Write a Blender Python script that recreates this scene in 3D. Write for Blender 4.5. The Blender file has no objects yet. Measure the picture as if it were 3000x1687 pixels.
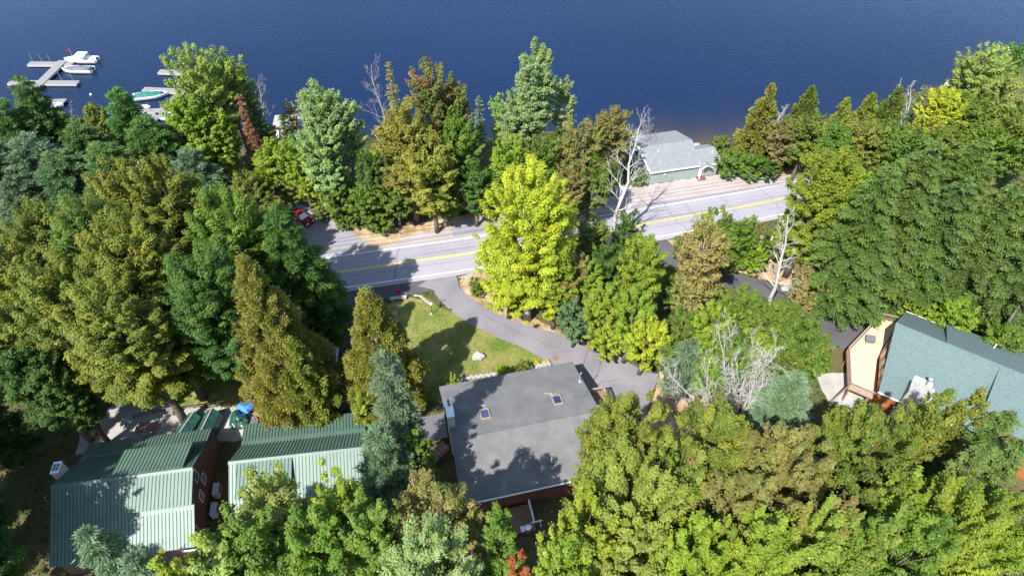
import bpy, bmesh, math, random
import numpy as np
from mathutils import Vector, Matrix, noise
R = math.radians
sc = bpy.context.scene
C = sc.collection
random.seed(7)

# ------------------------------------------------------------------ camera
PITCH = R(46.5); FPX = 1909.0; CAMH = 70.0
FW = np.array([0, math.cos(PITCH), -math.sin(PITCH)]); UP = np.array([0, math.sin(PITCH), math.cos(PITCH)])
RT = np.array([1.0, 0, 0]); CP = np.array([0, 0, CAMH])
def ray(px, py): return FW + RT*(px-1500)/FPX - UP*(py-843.5)/FPX
def P(px, py, z=0.0):
    d = ray(px, py); return CP + d*((z-CAMH)/d[2])
def Q(p):
    v = np.array(p, float)-CP; d = v@FW
    return 1500+FPX*(v@RT)/d, 843.5-FPX*(v@UP)/d
def depth(p): return float((np.array(p, float)-CP)@FW)

cam = bpy.data.objects.new('camera', bpy.data.cameras.new('camera')); C.objects.link(cam)
cam.location = (0, 0, CAMH); cam.rotation_euler = (R(90)-PITCH, 0, 0)
cam.data.sensor_width = 36; cam.data.lens = FPX/3000*36
cam.data.clip_start = 0.5; cam.data.clip_end = 5000
sc.camera = cam

# ------------------------------------------------------------------ light
SUN_EL = R(51); SUN_AZ = R(34)          # azimuth of the shadow direction, clockwise from +Y
w = bpy.data.worlds.new('World'); sc.world = w; w.use_nodes = True
nt = w.node_tree; bg = nt.nodes['Background']
sky = nt.nodes.new('ShaderNodeTexSky'); sky.sky_type = 'NISHITA'; sky.sun_disc = False
sky.sun_elevation = SUN_EL; sky.sun_rotation = SUN_AZ+math.pi
sky.air_density = 1.0; sky.dust_density = 0.6; sky.ozone_density = 1.6
nt.links.new(sky.outputs[0], bg.inputs[0]); bg.inputs[1].default_value = 0.14
sun = bpy.data.objects.new('sun', bpy.data.lights.new('sun', 'SUN')); C.objects.link(sun)
sun.data.energy = 4.4; sun.data.angle = R(0.5); sun.data.color = (1.0, 0.965, 0.91)
sd = Vector((math.sin(SUN_AZ)*math.cos(SUN_EL), math.cos(SUN_AZ)*math.cos(SUN_EL), -math.sin(SUN_EL)))
sun.rotation_euler = sd.to_track_quat('-Z', 'Y').to_euler()
sc.view_settings.view_transform = 'Standard'; sc.view_settings.look = 'None'
sc.view_settings.gamma = 1; sc.view_settings.exposure = 1.2

# ------------------------------------------------------------------ materials
def newmat(name):
    m = bpy.data.materials.new(name); m.use_nodes = True
    return m, m.node_tree.nodes, m.node_tree.links, m.node_tree.nodes['Principled BSDF']
def mat(name, col, rough=.7, var=.25, scale=3.0, col2=None, bump=0.0, bscale=20.0, metal=0.0, spec=.4, detail=6, stretch=None):
    m, N, L, b = newmat(name)
    b.inputs['Roughness'].default_value = rough; b.inputs['Metallic'].default_value = metal
    b.inputs['Specular IOR Level'].default_value = spec
    tc = N.new('ShaderNodeTexCoord'); src = tc.outputs['Object']
    if stretch:
        mp = N.new('ShaderNodeMapping'); mp.inputs['Scale'].default_value = stretch
        L.new(src, mp.inputs[0]); src = mp.outputs[0]
    n = N.new('ShaderNodeTexNoise'); n.inputs['Scale'].default_value = scale; n.inputs['Detail'].default_value = detail
    n.inputs['Roughness'].default_value = .65; L.new(src, n.inputs['Vector'])
    r = N.new('ShaderNodeValToRGB'); L.new(n.outputs[0], r.inputs[0])
    c1 = [c*(1-var) for c in col]; c2 = list(col2) if col2 else [min(1, c*(1+var)) for c in col]
    r.color_ramp.elements[0].color = c1+[1]; r.color_ramp.elements[0].position = .35
    r.color_ramp.elements[1].color = c2+[1]; r.color_ramp.elements[1].position = .65
    L.new(r.outputs[0], b.inputs['Base Color'])
    if bump:
        n2 = N.new('ShaderNodeTexNoise'); n2.inputs['Scale'].default_value = bscale; n2.inputs['Detail'].default_value = 4
        L.new(src, n2.inputs['Vector'])
        bp = N.new('ShaderNodeBump'); bp.inputs['Strength'].default_value = bump; bp.inputs['Distance'].default_value = .1
        L.new(n2.outputs[0], bp.inputs['Height']); L.new(bp.outputs[0], b.inputs['Normal'])
    return m
def ground_mat(name, cols, pos, s1, s2, bump=.4, mixw=.5, bs=8):
    m, N, L, b = newmat(name); b.inputs['Roughness'].default_value = .95; b.inputs['Specular IOR Level'].default_value = .15
    tc = N.new('ShaderNodeTexCoord')
    a = N.new('ShaderNodeTexNoise'); a.inputs['Scale'].default_value = s1; a.inputs['Detail'].default_value = 5
    c = N.new('ShaderNodeTexNoise'); c.inputs['Scale'].default_value = s2; c.inputs['Detail'].default_value = 8; c.inputs['Roughness'].default_value = .75
    for n in (a, c): L.new(tc.outputs['Object'], n.inputs['Vector'])
    mx = N.new('ShaderNodeMix'); mx.data_type = 'FLOAT'; mx.inputs[0].default_value = mixw
    L.new(a.outputs[0], mx.inputs[2]); L.new(c.outputs[0], mx.inputs[3])
    r = N.new('ShaderNodeValToRGB'); L.new(mx.outputs[0], r.inputs[0])
    el = r.color_ramp.elements
    while len(el) < len(cols): el.new(.5)
    for e, cc, pp in zip(el, cols, pos): e.position = pp; e.color = tuple(cc)+(1,)
    L.new(r.outputs[0], b.inputs['Base Color'])
    bp = N.new('ShaderNodeBump'); bp.inputs['Strength'].default_value = bump; bp.inputs['Distance'].default_value = .15
    n2 = N.new('ShaderNodeTexNoise'); n2.inputs['Scale'].default_value = bs; n2.inputs['Detail'].default_value = 5
    L.new(tc.outputs['Object'], n2.inputs['Vector']); L.new(n2.outputs[0], bp.inputs['Height']); L.new(bp.outputs[0], b.inputs['Normal'])
    return m
def leaf_mat(name, trans=.3, rough=.55, spec=.25):
    m, N, L, b = newmat(name)
    out = N['Material Output']
    oi = N.new('ShaderNodeObjectInfo')
    tint = N.new('ShaderNodeAttribute'); tint.attribute_type = 'OBJECT'; tint.attribute_name = 'tint'
    mf = N.new('ShaderNodeAttribute'); mf.attribute_name = 'mixf'
    tn = N.new('ShaderNodeAttribute'); tn.attribute_name = 'tone'
    mx = N.new('ShaderNodeMix'); mx.data_type = 'RGBA'
    L.new(mf.outputs['Fac'], mx.inputs[0]); L.new(oi.outputs['Color'], mx.inputs[6]); L.new(tint.outputs['Color'], mx.inputs[7])
    hs = N.new('ShaderNodeHueSaturation'); L.new(mx.outputs[2], hs.inputs['Color']); L.new(tn.outputs['Fac'], hs.inputs['Value'])
    L.new(hs.outputs[0], b.inputs['Base Color']); b.inputs['Roughness'].default_value = rough
    b.inputs['Specular IOR Level'].default_value = spec
    t = N.new('ShaderNodeBsdfTranslucent')
    tg = N.new('ShaderNodeMix'); tg.data_type = 'RGBA'; tg.blend_type = 'MULTIPLY'; tg.inputs[0].default_value = 1; L.new(hs.outputs[0], tg.inputs[6]); tg.inputs[7].default_value = (1.0, 1.15, .45, 1); L.new(tg.outputs[2], t.inputs[0])
    ms = N.new('ShaderNodeMixShader'); ms.inputs[0].default_value = trans
    L.new(b.outputs[0], ms.inputs[1]); L.new(t.outputs[0], ms.inputs[2]); L.new(ms.outputs[0], out.inputs[0])
    return m
M = {}
M['leaf'] = leaf_mat('broad_leaf', .42); M['needle'] = leaf_mat('needle', .3, .6, .2)
M['bark'] = mat('bark', (.13, .1, .08), .9, .4, 3, bump=.5)
M['bark_pale'] = mat('pale_bark', (.34, .32, .29), .85, .35, 4, bump=.3)
M['bark_dark'] = mat('dark_bark', (.16, .135, .12), .9, .4, 3, bump=.5)
M['deadwood'] = mat('dead_wood', (.46, .44, .42), .85, .25, 5)
M['deadgrey'] = mat('grey_twig', (.3, .27, .26), .85, .3, 5)
M['asphalt'] = ground_mat('old_asphalt', [(.235, .222, .245), (.275, .26, .285), (.315, .30, .32)], [.3, .5, .7], .12, 3, .15, .45, 30)
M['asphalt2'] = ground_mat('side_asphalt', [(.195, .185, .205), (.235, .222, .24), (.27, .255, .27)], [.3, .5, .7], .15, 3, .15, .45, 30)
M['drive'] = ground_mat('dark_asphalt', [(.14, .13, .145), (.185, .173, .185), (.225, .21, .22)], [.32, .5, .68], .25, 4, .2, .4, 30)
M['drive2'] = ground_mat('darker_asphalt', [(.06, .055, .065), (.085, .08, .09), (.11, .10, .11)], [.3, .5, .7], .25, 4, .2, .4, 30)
M['gravel'] = ground_mat('pink_gravel', [(.22, .165, .13), (.32, .27, .25), (.36, .315, .3), (.4, .36, .35)], [.3, .42, .55, .7], .25, 5, .5, .5, 12)
M['gravel_grey'] = ground_mat('grey_gravel', [(.24, .22, .19), (.36, .34, .31), (.46, .44, .41)], [.34, .5, .66], .3, 6, .6, .5, 14)
M['verge'] = ground_mat('dry_verge', [(.12, .13, .03), (.3, .2, .1), (.42, .3, .2), (.5, .4, .32)], [.36, .46, .54, .64], .5, 5, .5, .5, 10)
M['soil'] = ground_mat('brown_soil', [(.13, .08, .05), (.24, .155, .105), (.3, .2, .15)], [.34, .5, .66], .6, 6, .5, .5, 10)
M['lawn'] = ground_mat('lawn_grass', [(.07, .12, .02), (.14, .17, .035), (.22, .2, .07), (.3, .25, .12)], [.34, .46, .56, .7], .35, 5, .6, .45, 14)
M['floor'] = ground_mat('forest_floor', [(.035, .055, .014), (.07, .085, .026), (.12, .085, .045), (.075, .105, .022)], [.34, .46, .54, .64], .22, 3, .8, .5, 5)
M['white_paint'] = mat('road_white', (.72, .72, .7), .7, .18, 4)
M['yellow_paint'] = mat('road_yellow', (.62, .5, .06), .7, .18, 4)
M['tar'] = mat('tar_seal', (.07, .068, .075), .7, .2, 4)
M['metal_green'] = mat('green_metal_roof', (.085, .148, .112), .5, .12, .7, spec=.5)
M['seam'] = mat('seam_shade_green', (.055, .105, .08), .5, .1, 1)  # rib shading painted in: darker green than the roof sheet
M['shingle'] = mat('grey_shingle', (.128, .128, .126), .85, .16, .5, bump=.25, bscale=9)
M['shingle_green'] = mat('green_shingle', (.09, .133, .127), .85, .2, 5, bump=.35, bscale=7, stretch=(1, 1, 1))
M['shingle_boat'] = mat('pale_grey_shingle', (.185, .195, .196), .85, .1, 1.5, bump=.25, bscale=9)
M['trim'] = mat('white_trim', (.75, .76, .76), .5, .05, 2)
M['log'] = mat('brown_log', (.11, .065, .045), .75, .3, 3, stretch=(.4, .4, 8), bump=.3, bscale=4)
M['logwarm'] = mat('orange_log', (.3, .1, .035), .6, .35, 2, stretch=(.3, .3, 5), bump=.3, bscale=4)
M['siding'] = mat('sage_siding', (.25, .30, .28), .75, .06, 2, stretch=(.2, .2, 7))
M['teal'] = mat('teal_siding', (.05, .17, .14), .7, .15, 3, stretch=(.2, .2, 6))
M['redside'] = mat('red_siding', (.1, .035, .028), .7, .2, 3, stretch=(.2, .2, 6))
M['wood'] = mat('weathered_board', (.2, .19, .185), .8, .16, 2.5, stretch=(1, 6, 1))
M['dockside'] = mat('dock_side', (.36, .35, .33), .7, .12, 3)
M['brownwood'] = mat('brown_deck_wood', (.21, .115, .075), .75, .25, 3, stretch=(1, 5, 1))
M['tan'] = mat('tan_deck_floor', (.55, .42, .27), .7, .05, .5)
M['rail'] = mat('rail_wood', (.33, .22, .16), .7, .2, 4)
M['cream'] = mat('cream_chimney', (.62, .57, .52), .8, .1, 3)
M['terra'] = mat('terracotta', (.42, .13, .07), .7, .15, 5)
M['stone'] = mat('grey_stone', (.33, .31, .29), .9, .3, 3, bump=.5, bscale=6)
M['stone_pale'] = mat('pale_stone', (.3, .285, .265), .9, .2, 3, bump=.4, bscale=6)
M['black'] = mat('black_plastic', (.025, .025, .028), .5, .2, 4)
M['greytone'] = mat('grey_plastic', (.12, .12, .125), .5, .15, 4)
M['white'] = mat('white_gelcoat', (.8, .8, .78), .3, .04, 3, spec=.5)
M['green_canvas'] = mat('green_canvas', (.02, .14, .11), .65, .2, 2, bump=.4, bscale=3)
M['green_tarp'] = mat('dark_green_tarp', (.02, .075, .06), .3, .35, 2.5, bump=.7, bscale=3, spec=.6)
M['blue_tarp'] = mat('blue_tarp', (.06, .2, .6), .5, .25, 2.5, bump=.6, bscale=4)
M['grey_canvas'] = mat('grey_canvas', (.13, .12, .14), .7, .12, 2)
M['blue_canvas'] = mat('blue_canvas', (.12, .2, .42), .7, .15, 2)
M['red_paint'] = mat('red_car_paint', (.2, .008, .02), .18, .05, 3, spec=.7)
M['white_car'] = mat('white_car_paint', (.75, .76, .78), .2, .03, 3, spec=.6)
M['rubber'] = mat('tyre_rubber', (.02, .02, .02), .9, .2, 6)
M['steel'] = mat('galvanised', (.5, .52, .54), .4, .1, 4, metal=.7)
M['glass'] = mat('window_glass', (.02, .025, .035), .06, .1, 1, spec=.9)
M['pane_tan'] = mat('tan_glass', (.5, .42, .3), .12, .1, 1, spec=.8)  # plain tan panes for the lower prow gable windows
M['skyglass'] = mat('skylight_glass', (.03, .045, .12), .05, .1, 1, spec=1.0)
M['hydrant'] = mat('hydrant_red', (.5, .02, .03), .5, .1, 6)
M['ac'] = mat('ac_casing', (.55, .53, .6), .5, .06, 4)
M['mat_red'] = mat('maroon_ramp', (.16, .06, .06), .8, .12, 3)
M['yellow_flower'] = mat('yellow_bloom', (.6, .4, .02), .8, .3, 9, col2=(.25, .25, .03))

# water
def water_mat():
    m, N, L, b = newmat('lake_water')
    b.inputs['Roughness'].default_value = .1; b.inputs['IOR'].default_value = 1.33; b.inputs['Specular IOR Level'].default_value = .36
    at = N.new('ShaderNodeAttribute'); at.attribute_name = 'shallow'
    tc = N.new('ShaderNodeTexCoord')
    n0 = N.new('ShaderNodeTexNoise'); n0.inputs['Scale'].default_value = .012; n0.inputs['Detail'].default_value = 3
    L.new(tc.outputs['Object'], n0.inputs['Vector'])
    r0 = N.new('ShaderNodeValToRGB'); L.new(n0.outputs[0], r0.inputs[0])
    r0.color_ramp.elements[0].color = (.0035, .0125, .039, 1); r0.color_ramp.elements[0].position = .35
    r0.color_ramp.elements[1].color = (.0045, .0175, .053, 1); r0.color_ramp.elements[1].position = .65
    r = N.new('ShaderNodeValToRGB'); L.new(at.outputs['Fac'], r.inputs[0])
    e = r.color_ramp.elements; e[0].position = 0; e[0].color = (0, 0, 0, 1); e[1].position = .8; e[1].color = (1, 1, 1, 1)
    mx = N.new('ShaderNodeMix'); mx.data_type = 'RGBA'; L.new(r.outputs[0], mx.inputs[0]); L.new(r0.outputs[0], mx.inputs[6]); mx.inputs[7].default_value = (.05, .042, .036, 1)
    L.new(mx.outputs[2], b.inputs['Base Color'])
    hs = []
    for sx, sy, rot, s, in ((.5, 1.0, 26, 1.6), (.5, 1.0, 12, 3.0), (.55, 1.0, 42, 2.6)):
        mp = N.new('ShaderNodeMapping'); mp.inputs['Scale'].default_value = (sx, sy, 1); mp.inputs['Rotation'].default_value = (0, 0, R(rot))
        L.new(tc.outputs['Object'], mp.inputs[0])
        n = N.new('ShaderNodeTexNoise'); n.inputs['Scale'].default_value = s; n.inputs['Detail'].default_value = 3; L.new(mp.outputs[0], n.inputs['Vector'])
        hs.append(n.outputs[0])
    a = N.new('ShaderNodeMath'); L.new(hs[0], a.inputs[0]); L.new(hs[1], a.inputs[1])
    a2 = N.new('ShaderNodeMath'); L.new(a.outputs[0], a2.inputs[0]); L.new(hs[2], a2.inputs[1])
    bp = N.new('ShaderNodeBump'); bp.inputs['Strength'].default_value = .3; bp.inputs['Distance'].default_value = .12
    L.new(a2.outputs[0], bp.inputs['Height']); L.new(bp.outputs[0], b.inputs['Normal'])
    return m
M['water'] = water_mat()

# ------------------------------------------------------------------ object helpers
def tag(o, label=None, cat=None, group=None, kind=None):
    if label: o['label'] = label
    if cat: o['category'] = cat
    if group: o['group'] = group
    if kind: o['kind'] = kind
    return o
def empty(name, loc, rz=0, label=None, cat=None, group=None):
    o = bpy.data.objects.new(name, None); C.objects.link(o); o.location = loc; o.rotation_euler = (0, 0, rz)
    o.empty_display_size = .3
    return tag(o, label, cat, group)
class MB:
    def __init__(s): s.v = []; s.f = []; s.dark = []
    def add(s, vs, fs):
        o = len(s.v); s.v += [tuple(map(float, p)) for p in vs]; s.f += [tuple(i+o for i in f) for f in fs]; return s
    def box(s, c, size, rz=0.0, rx=0.0, ry=0.0):
        m = Matrix.Rotation(rz, 3, 'Z') @ Matrix.Rotation(ry, 3, 'Y') @ Matrix.Rotation(rx, 3, 'X'); c = Vector(c)
        h = [x/2 for x in size]; vs = [c+m@Vector((sx*h[0], sy*h[1], sz*h[2])) for sz in (-1, 1) for sy in (-1, 1) for sx in (-1, 1)]
        return s.add(vs, [(0, 2, 3, 1), (4, 5, 7, 6), (0, 1, 5, 4), (2, 6, 7, 3), (0, 4, 6, 2), (1, 3, 7, 5)])
    def slab(s, pts, t):
        pts = [Vector(p) for p in pts]; n = (pts[1]-pts[0]).cross(pts[-1]-pts[0]).normalized()
        if n.z < 0: pts = pts[::-1]; n = -n
        k = len(pts); vs = pts+[p-n*t for p in pts]
        return s.add(vs, [tuple(range(k)), tuple(range(2*k-1, k-1, -1))]+[(i, i+k, (i+1) % k+k, (i+1) % k) for i in range(k)])
    def prism(s, poly, axis, a, b):
        # poly: list of (p,q) in the plane across 'axis'; extruded from a to b
        def mk(p, t): return {'x': (t, p[0], p[1]), 'y': (p[0], t, p[1]), 'z': (p[0], p[1], t)}[axis]
        k = len(poly); vs = [mk(p, a) for p in poly]+[mk(p, b) for p in poly]
        return s.add(vs, [tuple(range(k))[::-1], tuple(range(k, 2*k))]+[(i, (i+1) % k, (i+1) % k+k, i+k) for i in range(k)])
    def tube(s, pts, rad, n=6, cap=True):
        pts = [Vector(p) for p in pts]; k = len(pts)
        if not hasattr(rad, '__len__'): rad = [rad]*k
        o = len(s.v)
        for i, p in enumerate(pts):
            d = (pts[min(i+1, k-1)]-pts[max(i-1, 0)]); d = d.normalized() if d.length > 1e-6 else Vector((0, 0, 1))
            a = d.orthogonal().normalized() if abs(d.z) < .99 else Vector((1, 0, 0)); a = (a-d*a.dot(d)).normalized(); b = d.cross(a)
            for j in range(n):
                t = 2*math.pi*j/n; s.v.append(tuple(p+(a*math.cos(t)+b*math.sin(t))*rad[i]))
        for i in range(k-1):
            for j in range(n): s.f.append((o+i*n+j, o+i*n+(j+1) % n, o+(i+1)*n+(j+1) % n, o+(i+1)*n+j))
        if cap: s.f.append(tuple(o+j for j in range(n))[::-1]); s.f.append(tuple(o+(k-1)*n+j for j in range(n)))
        return s
    def cyl(s, c, r, h, n=14, r2=None): 
        c = Vector(c); return s.tube([c, c+Vector((0, 0, h))], [r, r if r2 is None else r2], n)
    def lump(s, c, size, seed=0, amp=.25, nu=14, nv=9, flat=-.3):
        o = len(s.v); c = Vector(c)
        for i in range(nv+1):
            for j in range(nu):
                th = math.pi*i/nv; ph = 2*math.pi*j/nu
                d = Vector((math.sin(th)*math.cos(ph), math.sin(th)*math.sin(ph), math.cos(th)))
                k = 1+amp*noise.noise(d*1.6+Vector((seed*3.1, seed, 0))); p = d*k
                p.z = max(p.z, flat); s.v.append((c.x+p.x*size[0], c.y+p.y*size[1], c.z+p.z*size[2]))
        for i in range(nv):
            for j in range(nu): s.f.append((o+i*nu+j, o+(i+1)*nu+j, o+(i+1)*nu+(j+1) % nu, o+i*nu+(j+1) % nu))
        return s
    def build(s, name, m, parent=None, label=None, smooth=False, loc=None):
        me = bpy.data.meshes.new(name); me.from_pydata(s.v, [], s.f); me.update()
        bm = bmesh.new(); bm.from_mesh(me); bmesh.ops.recalc_face_normals(bm, faces=bm.faces); bm.to_mesh(me); bm.free()
        if smooth: me.polygons.foreach_set('use_smooth', [True]*len(me.polygons))
        me.materials.append(M[m] if isinstance(m, str) else m)
        if s.dark:
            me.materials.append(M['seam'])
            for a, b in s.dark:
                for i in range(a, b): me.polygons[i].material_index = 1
        o = bpy.data.objects.new(name, me); C.objects.link(o)
        if parent: o.parent = parent
        if loc is not None: o.location = loc
        if label: o['label'] = label
        return o
def copy_tree(o, parent=None):
    c = o.copy(); C.objects.link(c)
    if parent: c.parent = parent
    for ch in [x for x in bpy.data.objects if x.parent == o]: copy_tree(ch, c)
    return c

# ------------------------------------------------------------------ setting
def catmull(pts, step=1.0):
    pts = [np.array(p, float) for p in pts]; pts = [2*pts[0]-pts[1]]+pts+[2*pts[-1]-pts[-2]]; out = []
    for i in range(1, len(pts)-2):
        n = max(2, int(np.linalg.norm(pts[i+1]-pts[i])/step))
        for k in range(n):
            t = k/n; a, b, c, d = pts[i-1:i+3]
            out.append(.5*((2*b)+(-a+c)*t+(2*a-5*b+4*c-d)*t*t+(-a+3*b-3*c+d)*t**3))
    out.append(pts[-2]); return out
SH = [(-260, 138), (-180, 128), (-104, 117), (-69, 112), (-34, 110.5), (13.5, 110.5), (33, 110), (41, 107.5), (50, 109), (70, 118.6), (88, 126.7), (117, 140), (200, 172), (300, 210)]
SX = np.array([p[0] for p in SH]); SY = np.array([p[1] for p in SH])
def shore(x): return np.interp(x, SX, SY)+1.1*np.sin(x*.31)+.7*np.sin(x*.83+1)
WL = -2.5
def gz(x, y):
    d = y-shore(x); return np.interp(d, [-7, 0, 10, 40], [0, WL, -6.5, -10])
def grid(name, xs, ys, fz, m, attr=None):
    X, Y = np.meshgrid(xs, ys); Z = fz(X, Y)+0*X
    v = np.stack([X, Y, Z], -1).reshape(-1, 3); nx, ny = len(xs), len(ys)
    i = (np.arange(ny-1)[:, None]*nx+np.arange(nx-1)[None]).ravel()
    f = np.stack([i, i+1, i+nx+1, i+nx], -1)
    me = bpy.data.meshes.new(name); me.from_pydata(v.tolist(), [], f.tolist())
    if attr:
        a = me.attributes.new(attr[0], 'FLOAT', 'POINT'); a.data.foreach_set('value', attr[1](v[:, 0], v[:, 1]).astype(np.float32))
    me.materials.append(M[m]); o = bpy.data.objects.new(name, me); C.objects.link(o); tag(o, kind='structure'); return o
xs = np.concatenate([np.linspace(-900, -160, 12), np.arange(-150, 150.1, 1.5), np.linspace(160, 900, 12)])
ys = np.concatenate([np.linspace(-400, -30, 8), np.arange(-20, 95, 4.0), np.arange(95, 175, 1.25), np.linspace(180, 1500, 14)])
grid('ground', xs, ys, gz, 'floor')
ys2 = np.concatenate([np.arange(100, 175, 1.25), np.linspace(180, 1500, 20)])
grid('lake', xs, ys2, lambda x, y: WL+0*x, 'water', ('shallow', lambda x, y: np.clip(np.exp(-(y-shore(x))/4.5), 0, 1)*(.12+.88*np.exp(-((x-40)/13)**2))))

def resample(pts, step, jit, seed):
    rng = random.Random(seed); out = []
    for i, a in enumerate(pts):
        b = pts[(i+1) % len(pts)]; n = max(1, int(math.dist(a, b)/step))
        for k in range(n):
            t = k/n; j = jit if k else jit*.3
            out.append((a[0]+(b[0]-a[0])*t+rng.uniform(-j, j), a[1]+(b[1]-a[1])*t+rng.uniform(-j, j)))
    return out
SHEETS = {}
def sheet(name, pts, z, m, jit=.15, step=.8, world=False, seed=1):
    pts = [tuple(p) if world else tuple(P(*p)[:2]) for p in pts]
    SHEETS.setdefault(name, []).append(pts)
    pts = resample(pts, step, jit, seed)
    me = bpy.data.meshes.new(name); me.from_pydata([(x, y, z) for x, y in pts], [], [tuple(range(len(pts)))]); me.update()
    if me.polygons[0].normal.z < 0: me.flip_normals()
    me.materials.append(M[m]); o = bpy.data.objects.new(name, me); C.objects.link(o); return tag(o, kind='structure')
def strip(name, line, o0, o1, z, m, kind='structure'):
    L = len(line); tn = [(line[min(i+1, L-1)]-line[max(i-1, 0)]) for i in range(L)]
    nn = [np.array([-t[1], t[0]])/np.linalg.norm(t) for t in tn]
    v = []
    for p, n in zip(line, nn): v += [(*(p+n*o0), z), (*(p+n*o1), z)]
    f = [(2*i, 2*i+2, 2*i+3, 2*i+1) for i in range(L-1)]
    me = bpy.data.meshes.new(name); me.from_pydata(v, [], f); me.update()
    if me.polygons[0].normal.z < 0: me.flip_normals()
    me.materials.append(M[m]); o = bpy.data.objects.new(name, me); C.objects.link(o); return tag(o, kind=kind)
ROAD = catmull([(-150, 38), (-110, 49.5), (-70, 59.8), (-28.7, 69.2), (-4.2, 74.4), (21.4, 80.8), (40.1, 85.6), (52.8, 89.3), (75, 96.5), (110, 109), (150, 125)])
strip('road', ROAD, -4.4, 4.3, .05, 'asphalt')
for a, b, m, n in ((3.45, 3.62, 'white_paint', 'edge_line'), (-3.62, -3.45, 'white_paint', 'edge_line'), (.06, .2, 'yellow_paint', 'centre_line'), (-.2, -.06, 'yellow_paint', 'centre_line')):
    strip(n, ROAD, a, b, .058, m)
# tar seams and sealed cracks on the road
for k, (o, i0, i1) in enumerate(((1.55, 118, 170), (-1.3, 120, 190), (.75, 168, 240), (-1.9, 196, 260))):
    seg = [p for p in ROAD[i0:i1]]; strip('tar_seam', seg, o-.025, o+.025, .056, 'tar')
rr = random.Random(3)
for X in (-18, -17.4, 30.5, 37, 26.5, 44.5):
    base = min(ROAD, key=lambda p: abs(p[0]-X)); pts = [np.array([base[0]+rr.uniform(-.3, .3)+(X > 20)*t*-.35, base[1]+t]) for t in np.linspace(-3.9, 3.9, 9)]
    pts = [p+np.array([rr.uniform(-.15, .15), 0]) for p in pts]
    strip('tar_seam', pts, -.03, .03, .0565, 'tar')

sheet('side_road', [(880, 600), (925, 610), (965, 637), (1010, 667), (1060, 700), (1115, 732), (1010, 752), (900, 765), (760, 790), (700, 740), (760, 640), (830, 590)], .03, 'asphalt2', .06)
sheet('pullout', [(1322, 668), (1345, 648), (1440, 636), (1500, 640), (1470, 690), (1330, 705)], .03, 'asphalt2', .08)
sheet('gravel_shoulder', [(1010, 667), (1075, 690), (1150, 668), (1250, 655), (1325, 645), (1450, 632), (1700, 590), (1700, 650), (1440, 692), (1200, 725), (1105, 742)], .02, 'gravel', .2)
sheet('verge', [(935, 605), (1010, 650), (1080, 668), (1190, 662), (1300, 640), (1460, 615), (1470, 650), (1320, 668), (1190, 692), (1110, 735), (1075, 720), (1000, 672), (930, 622)], .025, 'verge', .3)
sheet('gravel_yard', [(1720, 580), (1800, 545), (1900, 541), (2100, 512), (2200, 505), (2300, 505), (2440, 496), (2460, 515), (2440, 523), (2200, 571), (1880, 622), (1720, 648)], .02, 'gravel', .3)
sheet('verge', [(2200, 500), (2300, 492), (2430, 470), (2520, 478), (2440, 505), (2330, 518), (2220, 520)], .026, 'verge', .3)
sheet('driveway', [(1222, 838), (1262, 846), (1290, 880), (1325, 915), (1370, 945), (1450, 985), (1540, 1022), (1585, 1048), (1622, 1075), (1650, 1120), (1690, 1190), (1740, 1300), (1890, 1235), (1905, 1170), (1930, 1095), (1880, 1085), (1800, 1035), (1740, 1022), (1690, 993), (1600, 968), (1500, 938), (1430, 908), (1375, 870), (1345, 840), (1335, 805), (1262, 815)], .035, 'drive', .05)
for pts_ in (((1742, 1140), (1762, 1118), (1792, 1116), (1815, 1108)), ((1690, 1000), (1735, 1030), (1762, 1068), (1755, 1092)), ((1400, 915), (1470, 950), (1540, 985)), ((1780, 1155), (1830, 1165), (1868, 1170)), ((1560, 985), (1600, 1010), (1640, 1022))):
    strip('tar_seam', catmull([P(*q_)[:2] for q_ in pts_], .6), -.03, .03, .041, 'tar')
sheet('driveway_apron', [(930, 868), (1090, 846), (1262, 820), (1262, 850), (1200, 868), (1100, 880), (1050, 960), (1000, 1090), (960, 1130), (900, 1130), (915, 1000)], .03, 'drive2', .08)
sheet('lawn', [(1120, 900), (1190, 870), (1258, 880), (1300, 925), (1370, 957), (1450, 998), (1540, 1035), (1600, 1075), (1640, 1130), (1500, 1180), (1290, 1180), (1180, 1150), (1100, 1100), (1080, 1000)], .015, 'lawn', .1)
sheet('lawn', [(1230, 860), (1290, 900), (1400, 955), (1520, 1000), (1640, 1060), (1640, 1110), (1540, 1040), (1300, 930)], .014, 'lawn', .1)
sheet('lawn', [(1345, 812), (1420, 785), (1440, 800), (1500, 900), (1600, 950), (1740, 1010), (1720, 1018), (1600, 972), (1500, 941), (1430, 912), (1372, 872), (1350, 840)], .016, 'verge', .12)
sheet('lawn', [(1932, 1090), (1990, 1070), (2060, 1090), (2080, 1200), (2000, 1300), (1880, 1260), (1908, 1190)], .017, 'verge', .15)
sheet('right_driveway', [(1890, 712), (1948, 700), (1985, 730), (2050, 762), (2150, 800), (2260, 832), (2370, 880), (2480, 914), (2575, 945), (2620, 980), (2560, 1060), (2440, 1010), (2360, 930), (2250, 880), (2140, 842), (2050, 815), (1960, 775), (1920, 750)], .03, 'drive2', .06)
sheet('rocky_bank', [(1950, 702), (2120, 690), (2250, 690), (2350, 700), (2380, 760), (2500, 830), (2700, 900), (2650, 1000), (2480, 910), (2260, 826), (2100, 780), (1985, 728)], .022, 'verge', .3)
sheet('patio', [(2385, 1095), (2500, 1090), (2560, 1180), (2490, 1210), (2425, 1175)], .025, 'gravel_grey', .08)
sheet('cabin_yard', [(470, 1150), (640, 1130), (700, 1150), (740, 1210), (720, 1290), (560, 1300), (380, 1330), (220, 1330), (230, 1270), (350, 1170)], .018, 'gravel_grey', .3)
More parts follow.
